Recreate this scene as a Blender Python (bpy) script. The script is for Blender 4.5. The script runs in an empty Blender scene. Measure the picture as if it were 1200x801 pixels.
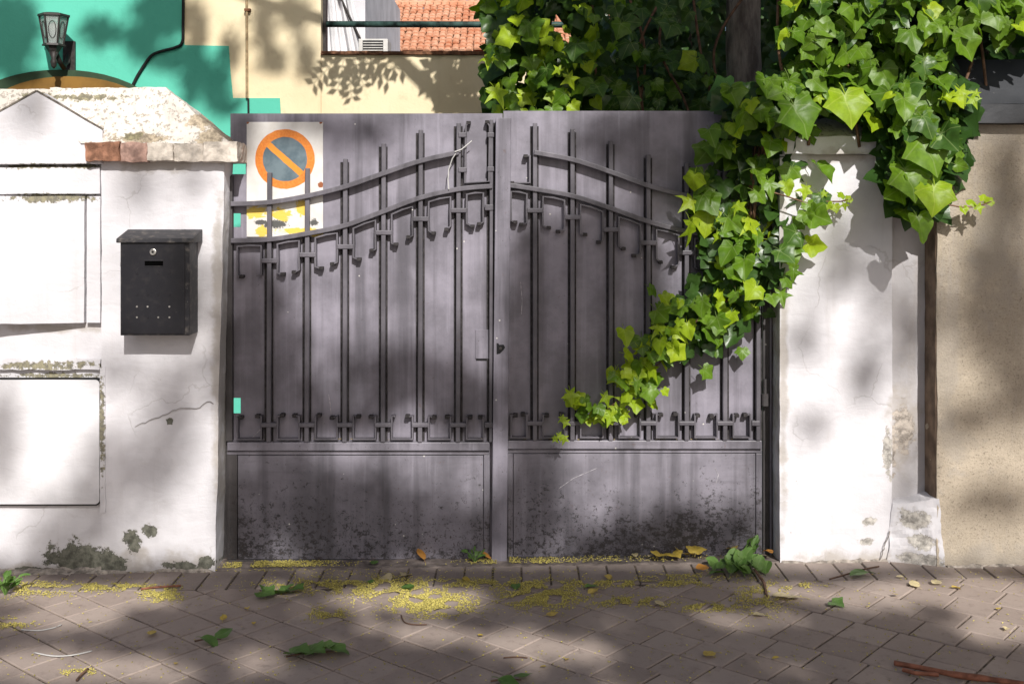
import bpy, math, random
from mathutils import Vector, Matrix, noise
R = math.radians
rnd = random.Random(11)
scene = bpy.context.scene
COL = scene.collection

# ------------------------------------------------------------------ camera, sky, sun, exposure
F, H, D0, CX, CY = 1320.0, 1.4, 4.4, 600.0, 244.0        # focal length in px of a 1200 px wide picture, eye height, distance
cam_d = bpy.data.cameras.new('camera'); cam = bpy.data.objects.new('camera', cam_d); COL.objects.link(cam)
cam.location = (0, -D0, H); cam.rotation_euler = (R(90), 0, 0)
cam_d.sensor_width = 36; cam_d.lens = F/1200*36
cam_d.shift_x = 0; cam_d.shift_y = -(400.5-CY)/1200
cam_d.clip_end = 2000; cam_d.clip_start = .05
scene.camera = cam

SUN_EL, SUN_AZ = R(36), R(13)
SUN = Vector((math.cos(SUN_EL)*math.sin(SUN_AZ), -math.cos(SUN_EL)*math.cos(SUN_AZ), math.sin(SUN_EL)))
world = bpy.data.worlds.new('World'); scene.world = world; world.use_nodes = True
wn = world.node_tree; bg = wn.nodes['Background']
sky = wn.nodes.new('ShaderNodeTexSky'); sky.sky_type = 'NISHITA'; sky.sun_disc = False
sky.air_density = .8; sky.dust_density = 2.5; sky.ozone_density = .5; sky.sun_elevation = SUN_EL; sky.sun_rotation = math.pi - SUN_AZ
wn.links.new(sky.outputs[0], bg.inputs[0]); bg.inputs[1].default_value = .072
sl = bpy.data.lights.new('sun', 'SUN'); sl.energy = 5.0; sl.angle = R(.53); sl.color = (1, .965, .92)
so = bpy.data.objects.new('sun', sl); COL.objects.link(so); so.location = (2, -8, 9)
so.rotation_euler = (-SUN).to_track_quat('-Z', 'Y').to_euler()
vs = scene.view_settings; vs.view_transform = 'Standard'; vs.look = 'None'; vs.gamma = 1; vs.exposure = .05
scene.render.engine = 'CYCLES'

# ------------------------------------------------------------------ helpers
def W(px, py, Y):
    d = D0 + Y
    return Vector(((px-CX)*d/F, Y, H-(py-CY)*d/F))
def ground_z(x): return .04 + .015*x
def GP(px, py):
    z = .04
    for _ in range(6):
        d = F*(H-z)/(py-CY); x = (px-CX)*d/F; z = ground_z(x)
    return Vector((x, d-D0, z))
class MB:
    def __init__(s): s.v = []; s.f = []; s.uv = None; s.mi = None
    def add(s, vs, fs):
        o = len(s.v); s.v += [tuple(v) for v in vs]; s.f += [tuple(i+o for i in f) for f in fs]; return s
    def box(s, x0, x1, y0, y1, z0, z1):
        return s.hexa([(x0,y0,z0),(x1,y0,z0),(x1,y1,z0),(x0,y1,z0),(x0,y0,z1),(x1,y0,z1),(x1,y1,z1),(x0,y1,z1)])
    def hexa(s, c):
        return s.add(c, [(3,2,1,0),(4,5,6,7),(0,1,5,4),(1,2,6,5),(2,3,7,6),(3,0,4,7)])
    def rect(s, x0, y0, x1, y1, Yf, Yb):                    # picture rectangle at plane Yf, with real thickness
        a = W(x0, y1, Yf); b = W(x1, y0, Yf)
        return s.box(a.x, b.x, Yf, Yb, a.z, b.z)
    def poly(s, pts, Yf, Yb):                               # polygon of (x,z), counter-clockwise seen from the front
        n = len(pts)
        vs = [(x, Yf, z) for x, z in pts] + [(x, Yb, z) for x, z in pts]
        fs = [tuple(range(n)), tuple(range(2*n-1, n-1, -1))] + [((i+1) % n, i, n+i, n+(i+1) % n) for i in range(n)]
        return s.add(vs, fs)
    def pxpoly(s, pts, Yf, Yb):
        p = [W(x, y, Yf) for x, y in pts]; return s.poly([(a.x, a.z) for a in p], Yf, Yb)
    def tube(s, pts, r, n=6, cap=True):
        pts = [Vector(p) for p in pts]; rs = r if isinstance(r, (list, tuple)) else [r]*len(pts)
        o = len(s.v); m = len(pts)
        for i, p in enumerate(pts):
            t = (pts[min(i+1, m-1)]-pts[max(i-1, 0)]).normalized()
            up = Vector((0,1,0)) if abs(t.y) < .9 else Vector((1,0,0))
            a = t.cross(up).normalized(); b = t.cross(a).normalized()
            for k in range(n):
                th = 2*math.pi*(k+.5)/n
                s.v.append(tuple(p + (a*math.cos(th)+b*math.sin(th))*rs[i]))
        for i in range(m-1):
            for k in range(n):
                s.f.append((o+i*n+k, o+i*n+(k+1) % n, o+(i+1)*n+(k+1) % n, o+(i+1)*n+k))
        if cap: s.f.append(tuple(o+k for k in range(n))[::-1]); s.f.append(tuple(o+(m-1)*n+k for k in range(n)))
        return s
    def band(s, pts, h, Yf, Yb):                            # flat bar of height h along (x,z) points
        P = [Vector(p) for p in pts]; m = len(P); up = []; lo = []
        for i in range(m):
            t = (P[min(i+1, m-1)]-P[max(i-1, 0)]).normalized(); nrm = Vector((-t.y, t.x))
            up.append(P[i]+nrm*h/2); lo.append(P[i]-nrm*h/2)
        o = len(s.v)
        for i in range(m):
            s.v += [(lo[i].x,Yf,lo[i].y),(up[i].x,Yf,up[i].y),(up[i].x,Yb,up[i].y),(lo[i].x,Yb,lo[i].y)]
        for i in range(m-1):
            a = o+4*i; b = a+4
            for k in range(4): s.f.append((a+k, a+(k+1) % 4, b+(k+1) % 4, b+k))
        s.f.append((o, o+3, o+2, o+1)); e = o+4*(m-1); s.f.append((e, e+1, e+2, e+3))
        return s
    def rough(s, c, n, amp, sc=9.0, seed=0.0, keep=None):   # hexahedron from 8 corners, gridded and made uneven
        c = [Vector(p) for p in c]; nx, ny, nz = n; idx = {}
        def pt(i, j, k):
            if (i,j,k) in idx: return idx[(i,j,k)]
            u, v, w = i/nx, j/ny, k/nz
            a = c[0].lerp(c[1], u).lerp(c[3].lerp(c[2], u), v); b = c[4].lerp(c[5], u).lerp(c[7].lerp(c[6], u), v)
            p = a.lerp(b, w)
            q = (p+Vector((seed, 0, seed)))*sc
            d = noise.noise_vector(q)*amp + noise.noise_vector(q*3.3)*amp*.5
            idx[(i,j,k)] = len(s.v); s.v.append(tuple(p+d)); return idx[(i,j,k)]
        for i in range(nx):
            for k in range(nz):
                s.f.append((pt(i,0,k), pt(i+1,0,k), pt(i+1,0,k+1), pt(i,0,k+1)))
                s.f.append((pt(i+1,ny,k), pt(i,ny,k), pt(i,ny,k+1), pt(i+1,ny,k+1)))
        for j in range(ny):
            for k in range(nz):
                s.f.append((pt(0,j+1,k), pt(0,j,k), pt(0,j,k+1), pt(0,j+1,k+1)))
                s.f.append((pt(nx,j,k), pt(nx,j+1,k), pt(nx,j+1,k+1), pt(nx,j,k+1)))
        for i in range(nx):
            for j in range(ny):
                s.f.append((pt(i,j+1,0), pt(i+1,j+1,0), pt(i+1,j,0), pt(i,j,0)))
                s.f.append((pt(i,j,nz), pt(i+1,j,nz), pt(i+1,j+1,nz), pt(i,j+1,nz)))
        return s
    def rbox(s, x0, x1, y0, y1, z0, z1, step=.03, amp=.003, sc=9., seed=0.):
        n = [max(1, min(60, int(abs(b-a)/step))) for a, b in ((x0,x1),(y0,y1),(z0,z1))]
        return s.rough([(x0,y0,z0),(x1,y0,z0),(x1,y1,z0),(x0,y1,z0),(x0,y0,z1),(x1,y0,z1),(x1,y1,z1),(x0,y1,z1)], n, amp, sc, seed)

def tag(o, label=None, cat=None, group=None, kind=None):
    if label: o['label'] = label
    if cat: o['category'] = cat
    if group: o['group'] = group
    if kind: o['kind'] = kind
    return o
def thing(name, loc, label, cat, group=None):
    o = bpy.data.objects.new(name, None); COL.objects.link(o); o.location = loc; o.empty_display_size = .1
    return tag(o, label, cat, group)
WL = {}
def wl(o): return WL.get(o.name, Vector(o.location))
def obj(name, mb, mat, parent=None, smooth=False, bevel=0, origin=None):
    vs = mb.v
    if origin is None:
        xs, ys, zs = zip(*vs); origin = Vector(((min(xs)+max(xs))/2, (min(ys)+max(ys))/2, min(zs)))
    me = bpy.data.meshes.new(name)
    me.from_pydata([tuple(Vector(v)-origin) for v in vs], [], mb.f); me.update()
    if mb.uv:
        ul = me.uv_layers.new(name='uv')
        for l in me.loops: ul.data[l.index].uv = mb.uv[l.vertex_index]
    me.materials.append(mat)
    if smooth:
        for p in me.polygons: p.use_smooth = True
    o = bpy.data.objects.new(name, me); COL.objects.link(o)
    WL[o.name] = Vector(origin)
    if parent: o.parent = parent; o.location = Vector(origin)-wl(parent)
    else: o.location = origin
    if bevel:
        b = o.modifiers.new('bevel', 'BEVEL'); b.width = bevel; b.segments = 2; b.limit_method = 'ANGLE'; b.angle_limit = R(40)
    return o

# ------------------------------------------------------------------ material helper
class NT:
    def __init__(s, name):
        s.m = bpy.data.materials.new(name); s.m.use_nodes = True; s.t = s.m.node_tree
        s.b = s.t.nodes['Principled BSDF']; s.out = s.t.nodes['Material Output']
    def n(s, typ, ins=None, **kw):
        nd = s.t.nodes.new('ShaderNode'+typ)
        for k, v in kw.items(): setattr(nd, k, v)
        for k, v in (ins or {}).items(): s.put(nd.inputs[k], v)
        return nd
    def put(s, sock, v):
        if isinstance(v, bpy.types.NodeSocket): s.t.links.new(v, sock)
        elif isinstance(v, bpy.types.Node): s.t.links.new(v.outputs[0], sock)
        else:
            if sock.type == 'RGBA' and len(v) == 3: v = (*v, 1)
            sock.default_value = v
    def math(s, op, a, b=0.0, c=None, clamp=False):
        ins = {0: a, 1: b}
        if c is not None: ins[2] = c
        return s.n('Math', ins, operation=op, use_clamp=clamp).outputs[0]
    def vmath(s, op, a, b=(0,0,0)):
        nd = s.n('VectorMath', {0: a, 1: b}, operation=op)
        return nd.outputs['Value'] if op in ('LENGTH', 'DOT_PRODUCT') else nd.outputs[0]
    def pos(s): return s.n('NewGeometry').outputs['Position']
    def objco(s): return s.n('TexCoord').outputs['Object']
    def noise(s, vec, scale, detail=4, rough=.55, dist=0):
        return s.n('TexNoise', {'Vector': vec, 'Scale': scale, 'Detail': detail, 'Roughness': rough, 'Distortion': dist}).outputs['Fac']
    def ramp(s, v, a, b, smooth=True):
        return s.n('MapRange', {0: v, 1: a, 2: b, 3: 0., 4: 1.}, interpolation_type='SMOOTHSTEP' if smooth else 'LINEAR').outputs[0]
    def mix(s, f, a, b, mode='MIX'):
        nd = s.n('Mix', data_type='RGBA', blend_type=mode)
        s.put(nd.inputs[0], f); s.put(nd.inputs[6], a); s.put(nd.inputs[7], b); return nd.outputs[2]
    def blobs(s, vec, bl):                                   # max of (1-distance) over ellipses (x, z, rx, rz)
        acc = None
        for x, z, rx, rz in bl:
            d = s.vmath('LENGTH', s.vmath('MULTIPLY', s.vmath('SUBTRACT', vec, (x, 0, z)), (1/rx, 0, 1/rz)))
            v = s.math('SUBTRACT', 1.0, d)
            acc = v if acc is None else s.math('MAXIMUM', acc, v)
        return acc
    def bump(s, h, strength=.3, dist=.01, normal=None):
        ins = {'Height': h, 'Strength': strength, 'Distance': dist}
        if normal is not None: ins['Normal'] = normal
        return s.n('Bump', ins).outputs[0]
    def done(s, col, rough=.8, normal=None, spec=.3, metal=0.):
        s.put(s.b.inputs['Base Color'], col); s.put(s.b.inputs['Roughness'], rough); s.put(s.b.inputs['Specular IOR Level'], spec)
        s.put(s.b.inputs['Metallic'], metal)
        if normal is not None: s.put(s.b.inputs['Normal'], normal)
        return s.m
def pblobs(lst, Y):
    out = []
    for x, y, rx, ry in lst:
        p = W(x, y, Y); k = (D0+Y)/F; out.append((p.x, p.z, rx*k, ry*k))
    return out
def simple(name, col, rough=.7, var=.25, scale=20, spec=.3, bump=.15, metal=0.):
    m = NT(name); p = m.pos(); a = m.noise(p, scale); b = m.noise(p, scale*5)
    c = m.mix(m.ramp(a, .3, .7), tuple(x*(1-var) for x in col), tuple(min(1, x*(1+var)) for x in col))
    return m.done(c, rough, m.bump(m.math('ADD', a, m.math('MULTIPLY', b, .5)), bump, .004), spec, metal)

def plaster(name, base=(.69,.675,.70), peel=None, peel_col=(.13,.13,.105), damp_and_dark=None, dirt=.35, moss=None, speck=.62, grain=.0, hair=.28):
    m = NT(name); p = m.pos()
    big = m.noise(p, 2.2, 5); mid = m.noise(p, 11, 6, .62); fine = m.noise(p, 70, 5, .65)
    c = m.mix(m.ramp(big, .33, .70), tuple(min(.8, b*1.09) for b in base), tuple(b*.83 for b in base))
    st = m.noise(m.vmath('MULTIPLY', p, (16, 16, 1.3)), 1.0, 6, .65)         # runs of dirt
    c = m.mix(m.math('MULTIPLY', m.ramp(st, .52, .8), dirt), c, (.40,.36,.33))
    c = m.mix(m.math('MULTIPLY', m.ramp(mid, .55, .75), dirt*.7), c, (.45,.41,.37))
    tw = m.noise(m.vmath('MULTIPLY', p, (5, 5, 13)), 1.0, 5, .6, 1.5)        # trowel marks
    c = m.mix(m.math('MULTIPLY', m.ramp(tw, .56, .62), .12), c, tuple(b*.72 for b in base))
    h = m.math('ADD', m.math('ADD', m.math('MULTIPLY', mid, .6), m.math('MULTIPLY', fine, .35)), m.math('MULTIPLY', tw, .9))
    hl = m.n('TexVoronoi', {'Vector': m.vmath('ADD', p, m.vmath('MULTIPLY', m.n('TexNoise', {'Vector': p, 'Scale': 6., 'Detail': 5.}).outputs['Color'], (.22,.22,.22))), 'Scale': 2.4}, feature='DISTANCE_TO_EDGE').outputs[0]
    hk = m.math('MULTIPLY', m.math('MULTIPLY', m.ramp(hl, .010, .002), m.ramp(m.noise(p, 3.1, 3), .50, .60)), hair)
    c = m.mix(hk, c, (.30,.27,.25)); h = m.math('SUBTRACT', h, m.math('MULTIPLY', hk, .5))
    sp = m.ramp(m.noise(p, 55, 5, .7), speck+.06, speck+.09)                 # small chips
    c = m.mix(m.math('MULTIPLY', sp, .75), c, (.27,.235,.20))
    h = m.math('SUBTRACT', h, m.math('MULTIPLY', sp, .6))
    if grain:
        g1 = m.noise(p, 130, 4, .75); g2 = m.noise(p, 45, 5, .7)
        c = m.mix(m.math('MULTIPLY', m.ramp(g1, .52, .68), grain), c, tuple(b*.42 for b in base)); c = m.mix(m.math('MULTIPLY', m.ramp(g2, .5, .3), grain*.6), c, tuple(min(.8, b*1.25) for b in base))
        h = m.math('ADD', h, m.math('ADD', m.math('MULTIPLY', g1, 1.3), m.math('MULTIPLY', g2, 1.2)))
    if damp_and_dark:                                                                # stained wall foot, plus darker patches under caps and ledges and along edges
        dm = m.math('ADD', m.blobs(p, damp_and_dark), m.math('MULTIPLY', m.math('SUBTRACT', mid, .5), 2.2))
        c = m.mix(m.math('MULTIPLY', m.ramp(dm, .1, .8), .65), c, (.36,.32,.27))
    if peel:
        nn = m.math('ADD', m.math('MULTIPLY', m.math('SUBTRACT', m.noise(p, 20, 4, .6), .5), 1.9), m.math('MULTIPLY', m.math('SUBTRACT', m.noise(p, 85, 5, .7), .5), 1.3))
        pm = m.math('ADD', m.blobs(p, peel), nn)
        k = m.ramp(pm, .20, .25); rim = m.ramp(pm, .02, .2)
        pc = m.mix(m.ramp(m.noise(p, 40, 6, .7), .35, .65), tuple(x*.6 for x in peel_col), tuple(x*1.5 for x in peel_col))
        c = m.mix(m.math('MULTIPLY', rim, .25), c, (.42,.38,.34)); c = m.mix(k, c, pc); h = m.math('SUBTRACT', h, m.math('MULTIPLY', k, 2.2))
    if moss:
        mm = m.math('ADD', m.blobs(p, moss), m.math('MULTIPLY', m.math('SUBTRACT', m.noise(p, 40, 6, .7), .5), 3.4))
        k = m.ramp(mm, .25, .5)
        c = m.mix(m.math('MULTIPLY', k, .9), c, m.mix(m.ramp(fine, .35, .65), (.11,.10,.065), (.27,.245,.14)))
        h = m.math('SUBTRACT', h, m.math('MULTIPLY', k, .6))
    return m.done(c, .88, m.bump(h, .5, .006), .2)

def gate_paint(name, worn=0.0, base=(.222,.207,.246)):
    m = NT(name); p = m.pos()
    big = m.noise(p, 3.4, 5, .6); mid = m.noise(p, 13, 6, .62); fine = m.noise(p, 120, 4, .6)
    st = m.noise(m.vmath('MULTIPLY', p, (30, 30, 1.1)), 1.0, 6, .65); st2 = m.noise(m.vmath('MULTIPLY', p, (11, 11, .7)), 1.0, 4, .6)
    c = m.mix(m.ramp(big, .34, .66), tuple(b*1.28 for b in base), tuple(b*.62 for b in base))
    c = m.mix(m.math('MULTIPLY', m.ramp(st, .5, .78), .5), c, tuple(b*1.7 for b in base))
    c = m.mix(m.math('MULTIPLY', m.ramp(st2, .52, .3), .7), c, tuple(b*.35 for b in base))
    c = m.mix(m.math('MULTIPLY', m.ramp(mid, .5, .75), .3), c, tuple(b*.6 for b in base))
    sp = m.ramp(m.noise(p, 62, 6, .8), .625, .67)
    c = m.mix(m.math('MULTIPLY', sp, .8), c, (.05,.043,.042))
    wp = m.ramp(m.n('TexVoronoi', {'Vector': p, 'Scale': 19.}, feature='F1').outputs[0], .07, .045)
    c = m.mix(m.math('MULTIPLY', wp, m.ramp(m.noise(p, 6, 2), .54, .57)), c, (.62,.6,.56))
    rs = m.ramp(m.noise(p, 24, 8, .8), .63, .68)
    c = m.mix(m.math('MULTIPLY', rs, .55), c, (.11,.062,.045))
    z = m.n('SeparateXYZ', {0: p}).outputs[2]
    h = m.math('ADD', m.math('MULTIPLY', mid, .5), m.math('MULTIPLY', fine, .25))
    h = m.math('ADD', h, m.math('MULTIPLY', st, .35))
    if worn:
        low = m.ramp(z, .46, .03)                                           # scuffed and rusted towards the sill
        sc = m.noise(m.vmath('MULTIPLY', p, (46, 46, 60)), 1.0, 8, .8); zone = m.noise(p, 2.3, 3)
        k = m.ramp(m.math('ADD', m.math('MULTIPLY_ADD', m.math('SUBTRACT', zone, .5), .30, sc), m.math('MULTIPLY', low, .12)), .62, .67)
        c = m.mix(m.math('MULTIPLY', k, worn*.9), c, (.035,.031,.032)); h = m.math('SUBTRACT', h, m.math('MULTIPLY', k, .5))
        sc2 = m.noise(m.vmath('MULTIPLY', p, (90, 90, 60)), 1., 5, .75); k2 = m.ramp(m.math('ADD', sc2, m.math('MULTIPLY', low, .12)), .68, .72)
        c = m.mix(m.math('MULTIPLY', k2, .85), c, (.05,.04,.036))
        c = m.mix(m.math('MULTIPLY', m.ramp(m.noise(m.vmath('MULTIPLY', p, (3, 3, 26)), 1., 5, .7), .52, .72), .35), c, tuple(b*.5 for b in base))
    ru = m.ramp(m.math('ADD', m.noise(p, 16, 7, .75), m.math('MULTIPLY', m.ramp(z, .12, .0), .17)), .70, .78)
    c = m.mix(m.math('MULTIPLY', ru, .5), c, (.13,.07,.05))
    return m.done(c, m.math('MULTIPLY_ADD', mid, .3, .34), m.bump(h, .4, .004), .5)

M = {}
M['gate'] = gate_paint('grey gate paint'); M['gate_low'] = gate_paint('scuffed gate paint', 1.0, (.19,.178,.208))
M['iron'] = gate_paint('dark painted ironwork', 0, (.125,.116,.134)); M['gate_dark'] = gate_paint('dark gate frame paint', .6, (.075,.068,.07))
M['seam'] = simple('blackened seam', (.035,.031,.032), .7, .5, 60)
M['scr'] = simple('bare scratched metal', (.42,.40,.42), .6, .5, 90)
M['void'] = simple('black void', (.002,.002,.002), 1., .1, 5, spec=0.)
M['black'] = simple('black gap', (.012,.012,.013), .8)
pl = lambda l: pblobs(l, -.12)
M['pillarL'] = plaster('white plaster peeling at the foot',
    peel=pl([(88,657,44,26),(128,661,24,18),(155,633,12,17),(176,621,13,10),(215,662,30,7),(240,660,16,10),(60,668,25,5),(199,493,5,5)]),
    damp_and_dark=pl([(150,676,190,44),(256,420,11,300),(190,192,80,16)]), dirt=.25, speck=.655)
M['wallL'] = plaster('white plaster with mossy ledges', peel=pl([(30,670,30,5),(88,657,44,26),(105,662,30,18)]),
    moss=pl([(60,232,75,7),(40,195,60,4),(95,195,30,4),(50,428,95,7),(120,500,5,80),(60,441,70,5)]), damp_and_dark=pl([(60,672,120,16),(60,385,90,8)]), dirt=.28, speck=.64)
M['cap'] = plaster('weathered lime plaster', base=(.66,.61,.54), peel=pl([(165,163,40,7),(250,160,20,20),(235,140,20,14),(200,180,22,10)]), peel_col=(.36,.30,.22), dirt=1.0, speck=.50,
    moss=pl([(158,160,20,6),(90,112,60,6),(30,110,30,6)]))
M['pillarR'] = plaster('white plaster', peel=pl([(1063,505,14,34),(1040,530,6,34),(1066,605,22,13),(1075,630,16,12),(1020,610,10,6),(1014,634,10,5),(1075,650,26,10)]),
    peel_col=(.36,.34,.31), damp_and_dark=pl([(1000,664,140,30),(1062,500,30,60),(980,184,70,14),(918,420,8,300)]), dirt=.25, speck=.65)
M['beige'] = (lambda: plaster('coarse beige render', base=(.45,.385,.30), dirt=.8, speck=.585, grain=.85, damp_and_dark=pblobs([(1150,660,120,34),(1150,150,90,40),(1165,290,50,120),(1110,420,24,160),(1120,520,40,30)], -.2)))()
M['strip'] = plaster('greyer weathered plaster', base=(.55,.53,.54), peel=pl([(1063,505,14,34),(1050,530,6,34)]), peel_col=(.36,.32,.28), damp_and_dark=pl([(1062,500,30,70),(1062,200,30,40)]), dirt=.5, speck=.62)
M['brown'] = simple('brown shaded side', (.17,.12,.085), .9, .4, 14)  # brown stands for shade on the beige wall's side face
M['slate'] = (lambda m: (lambda p: m.done(m.mix(m.ramp(m.noise(p, 24, 6, .7), .64, .72), m.mix(m.noise(p, 4), (.035,.037,.042), (.06,.062,.068)), (.42,.4,.36)), .5, m.bump(m.noise(p, 30, 5), .3, .005), .4))(m.pos()))(NT('black painted coping'))
M['brick'] = simple('old red brick', (.27,.135,.085), .95, .4, 34, bump=.9)
M['brick2'] = simple('pink worn brick', (.42,.27,.22), .95, .4, 30, bump=.9)
M['brick3'] = simple('limewashed brick', (.58,.52,.45), .95, .3, 26, bump=.9)
M['dark_metal'] = simple('dark cast metal', (.035,.03,.028), .5, .4, 30)
M['rust'] = simple('rusty iron', (.16,.075,.04), .9, .5, 40)

def mailbox_paint(name, dust=0.):
    m = NT(name); p = m.pos()
    a = m.noise(p, 9, 4); b = m.noise(p, 80, 4, .65)
    c = m.mix(a, (.011,.011,.014), (.019,.018,.022))
    c = m.mix(m.math('MULTIPLY', m.ramp(m.noise(p, 30, 6, .65), .48, .75), .06+dust), c, (.20,.175,.15))
    c = m.mix(m.ramp(b, .72, .75), c, (.5,.48,.45))
    return m.done(c, .32+.4*dust, m.bump(b, .08, .002), .4)
M['mail'] = mailbox_paint('black mailbox paint'); M['mail_lid'] = mailbox_paint('dusty black mailbox lid', .5)
M['steel'] = simple('worn steel', (.55,.53,.5), .35, .2, 60, metal=.9)

def sign_mat():
    m = NT('no parking print'); p = m.pos(); c0 = W(334, 186.5, -.006); k = (D0)/F
    q = m.vmath('MULTIPLY', m.vmath('SUBTRACT', p, (c0.x, 0, c0.z)), (1/k, 0, 1/k))       # in sign units
    wob = m.n('TexNoise', {'Vector': q, 'Scale': .12, 'Detail': 3.}).outputs['Color']
    q2 = m.vmath('ADD', q, m.vmath('MULTIPLY', m.vmath('SUBTRACT', wob, (.5,.5,.5)), (1.6, 0, 1.6)))
    r = m.vmath('LENGTH', q2); s = m.n('SeparateXYZ', {0: q2}); x, z = s.outputs[0], s.outputs[2]
    nz = m.noise(q, .35, 5, .65); nb = m.noise(q, .05, 3)
    white = m.mix(m.ramp(nb, .35, .7), (.74,.72,.69), (.64,.61,.57))
    orange = m.mix(m.ramp(nz, .35, .7), (.66,.19,.03), (.75,.27,.05)); blue = m.mix(m.ramp(nb, .35, .65), (.085,.125,.15), (.15,.20,.225))
    diag = m.math('ABSOLUTE', m.math('ADD', m.math('MULTIPLY', x, .66), m.math('MULTIPLY', z, .75)))
    inner = m.mix(m.ramp(diag, 3.9, 3.3), blue, m.mix(nz, (.72,.33,.04), (.74,.22,.03)))
    col = m.mix(m.ramp(r, 35.2, 34.6), white, m.mix(m.ramp(r, 26.2, 25.6), orange, inner))
    # yellow paint drips and a black smear below the disc
    f = m.vmath('MULTIPLY', q, (.07, 0, .11)); yn = m.noise(f, 1.0, 6, .68, 1.2)
    yb = m.math('ADD', m.blobs(q, [(-34,-62,14,9),(-5,-65,14,9),(19,-56,9,12),(18,-84,32,6),(38,-88,14,6),(-26,-84,8,10)]), m.math('MULTIPLY', m.math('SUBTRACT', yn, .5), 2.4))
    col = m.mix(m.ramp(yb, .1, .3), col, m.mix(nz, (.78,.50,.02), (.70,.58,.18)))
    bb = m.math('ADD', m.blobs(q, [(-12,-76,22,7),(-28,-74,12,4),(34,-74,7,6)]), m.math('MULTIPLY', m.math('SUBTRACT', m.noise(q, .3, 6, .65), .5), 1.6))
    col = m.mix(m.ramp(bb, .2, .45), col, (.10,.10,.095))
    rb = m.math('ADD', m.blobs(q, [(-44,43,2.6,2.6),(42,43,2.2,2.2),(42,-30,4,4)]), m.math('MULTIPLY', m.math('SUBTRACT', m.noise(q, .6, 4), .5), 1.))
    col = m.mix(m.ramp(rb, .0, .3), col, (.30,.10,.04))
    col = m.mix(m.math('MULTIPLY', m.ramp(m.noise(q, .45, 5, .7), .66, .70), .75), col, (.30,.26,.22))
    return m.done(col, .42, None, .4)
M['sign'] = sign_mat()

def wall_paint(name, c1, c2, c3, st=.25):
    m = NT(name); p = m.pos(); a = m.noise(p, 1.3, 5); b = m.noise(p, 9, 6, .65); f = m.noise(p, 60, 4)
    c = m.mix(m.ramp(a, .35, .7), c1, c2); c = m.mix(m.math('MULTIPLY', m.ramp(b, .55, .75), st), c, c3)
    run = m.noise(m.vmath('MULTIPLY', p, (9, 9, .8)), 1., 4)
    c = m.mix(m.math('MULTIPLY', m.ramp(run, .58, .8), st), c, c3)
    return m.done(c, .75, m.bump(m.math('ADD', b, m.math('MULTIPLY', f, .4)), .3, .008), .25)
M['green'] = wall_paint('turquoise wall paint', (.115,.53,.395), (.095,.47,.345), (.05,.30,.22))
M['cream'] = wall_paint('cream wall paint', (.80,.69,.47), (.74,.61,.39), (.46,.34,.2), .35)
M['arch_green'] = simple('shaded green arch trim', (.035,.065,.035), .8, .2, 8)  # base colour lowered to hold the shade on the arch
M['door'] = simple('varnished brown door', (.20,.105,.02), .6, .25, 6)
M['cable'] = simple('black rubber cable', (.012,.012,.012), .6)
M['conduit'] = simple('cream painted conduit', (.34,.25,.14), .7, .3, 30)
M['rail'] = simple('green bronze rail', (.028,.055,.048), .5, .9, 16)
M['tile'] = (lambda m: (lambda p: m.done(m.mix(m.ramp(m.noise(p, 5, 6, .7), .3, .7), (.52,.22,.12), (.66,.40,.27)), .9, m.bump(m.noise(p, 40, 4), .4, .006), .2))(m.pos()))(NT('terracotta roof tile'))
M['white'] = simple('off white wall', (.62,.61,.64), .8, .12, 4)
M['screen'] = simple('grey white screen cloth', (.74,.73,.74), .8, .1, 6)
M['greybox'] = simple('grey machine casing', (.55,.54,.52), .5, .15, 20)
M['glass'] = (lambda m: (m.put(m.b.inputs['Transmission Weight'], .75), m.done((.75,.8,.78), .25, None, .5))[1])(NT('milky lantern glass'))
M['bulb'] = simple('white bulb', (.85,.85,.85), .3, .02)

def paver_mat(name, c1, c2):
    m = NT(name); p = m.pos(); oi = m.n('ObjectInfo').outputs['Random']
    a = m.noise(p, 6, 6, .6); f = m.noise(p, 160, 4, .7); mid = m.noise(p, 30, 6, .65)
    c = m.mix(m.math('ADD', m.math('MULTIPLY', oi, .65), m.math('MULTIPLY', m.math('SUBTRACT', a, .3), .7)), c1, c2)
    c = m.mix(m.math('MULTIPLY', m.ramp(mid, .52, .75), .6), c, (.19,.15,.13))
    c = m.mix(m.math('MULTIPLY', m.ramp(f, .55, .72), .35), c, (.46,.39,.35))
    return m.done(c, .85, m.bump(m.math('ADD', f, mid), .35, .003), .25)
M['paver'] = paver_mat('grey mauve concrete paver', (.30,.24,.207), (.42,.345,.30))
M['soldier'] = paver_mat('dark edging paver', (.25,.205,.18), (.35,.29,.255))
M['joint'] = simple('sandy joint', (.14,.112,.085), .95, .6, 60)
M['ground'] = simple('asphalt and earth', (.09,.085,.08), .95, .3, 3)
M['mortar'] = simple('crumbling mortar', (.34,.30,.26), .95, .45, 45, bump=.7)
M['sill'] = simple('worn sill concrete', (.18,.15,.135), .9, .4, 26, bump=.6)

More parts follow.
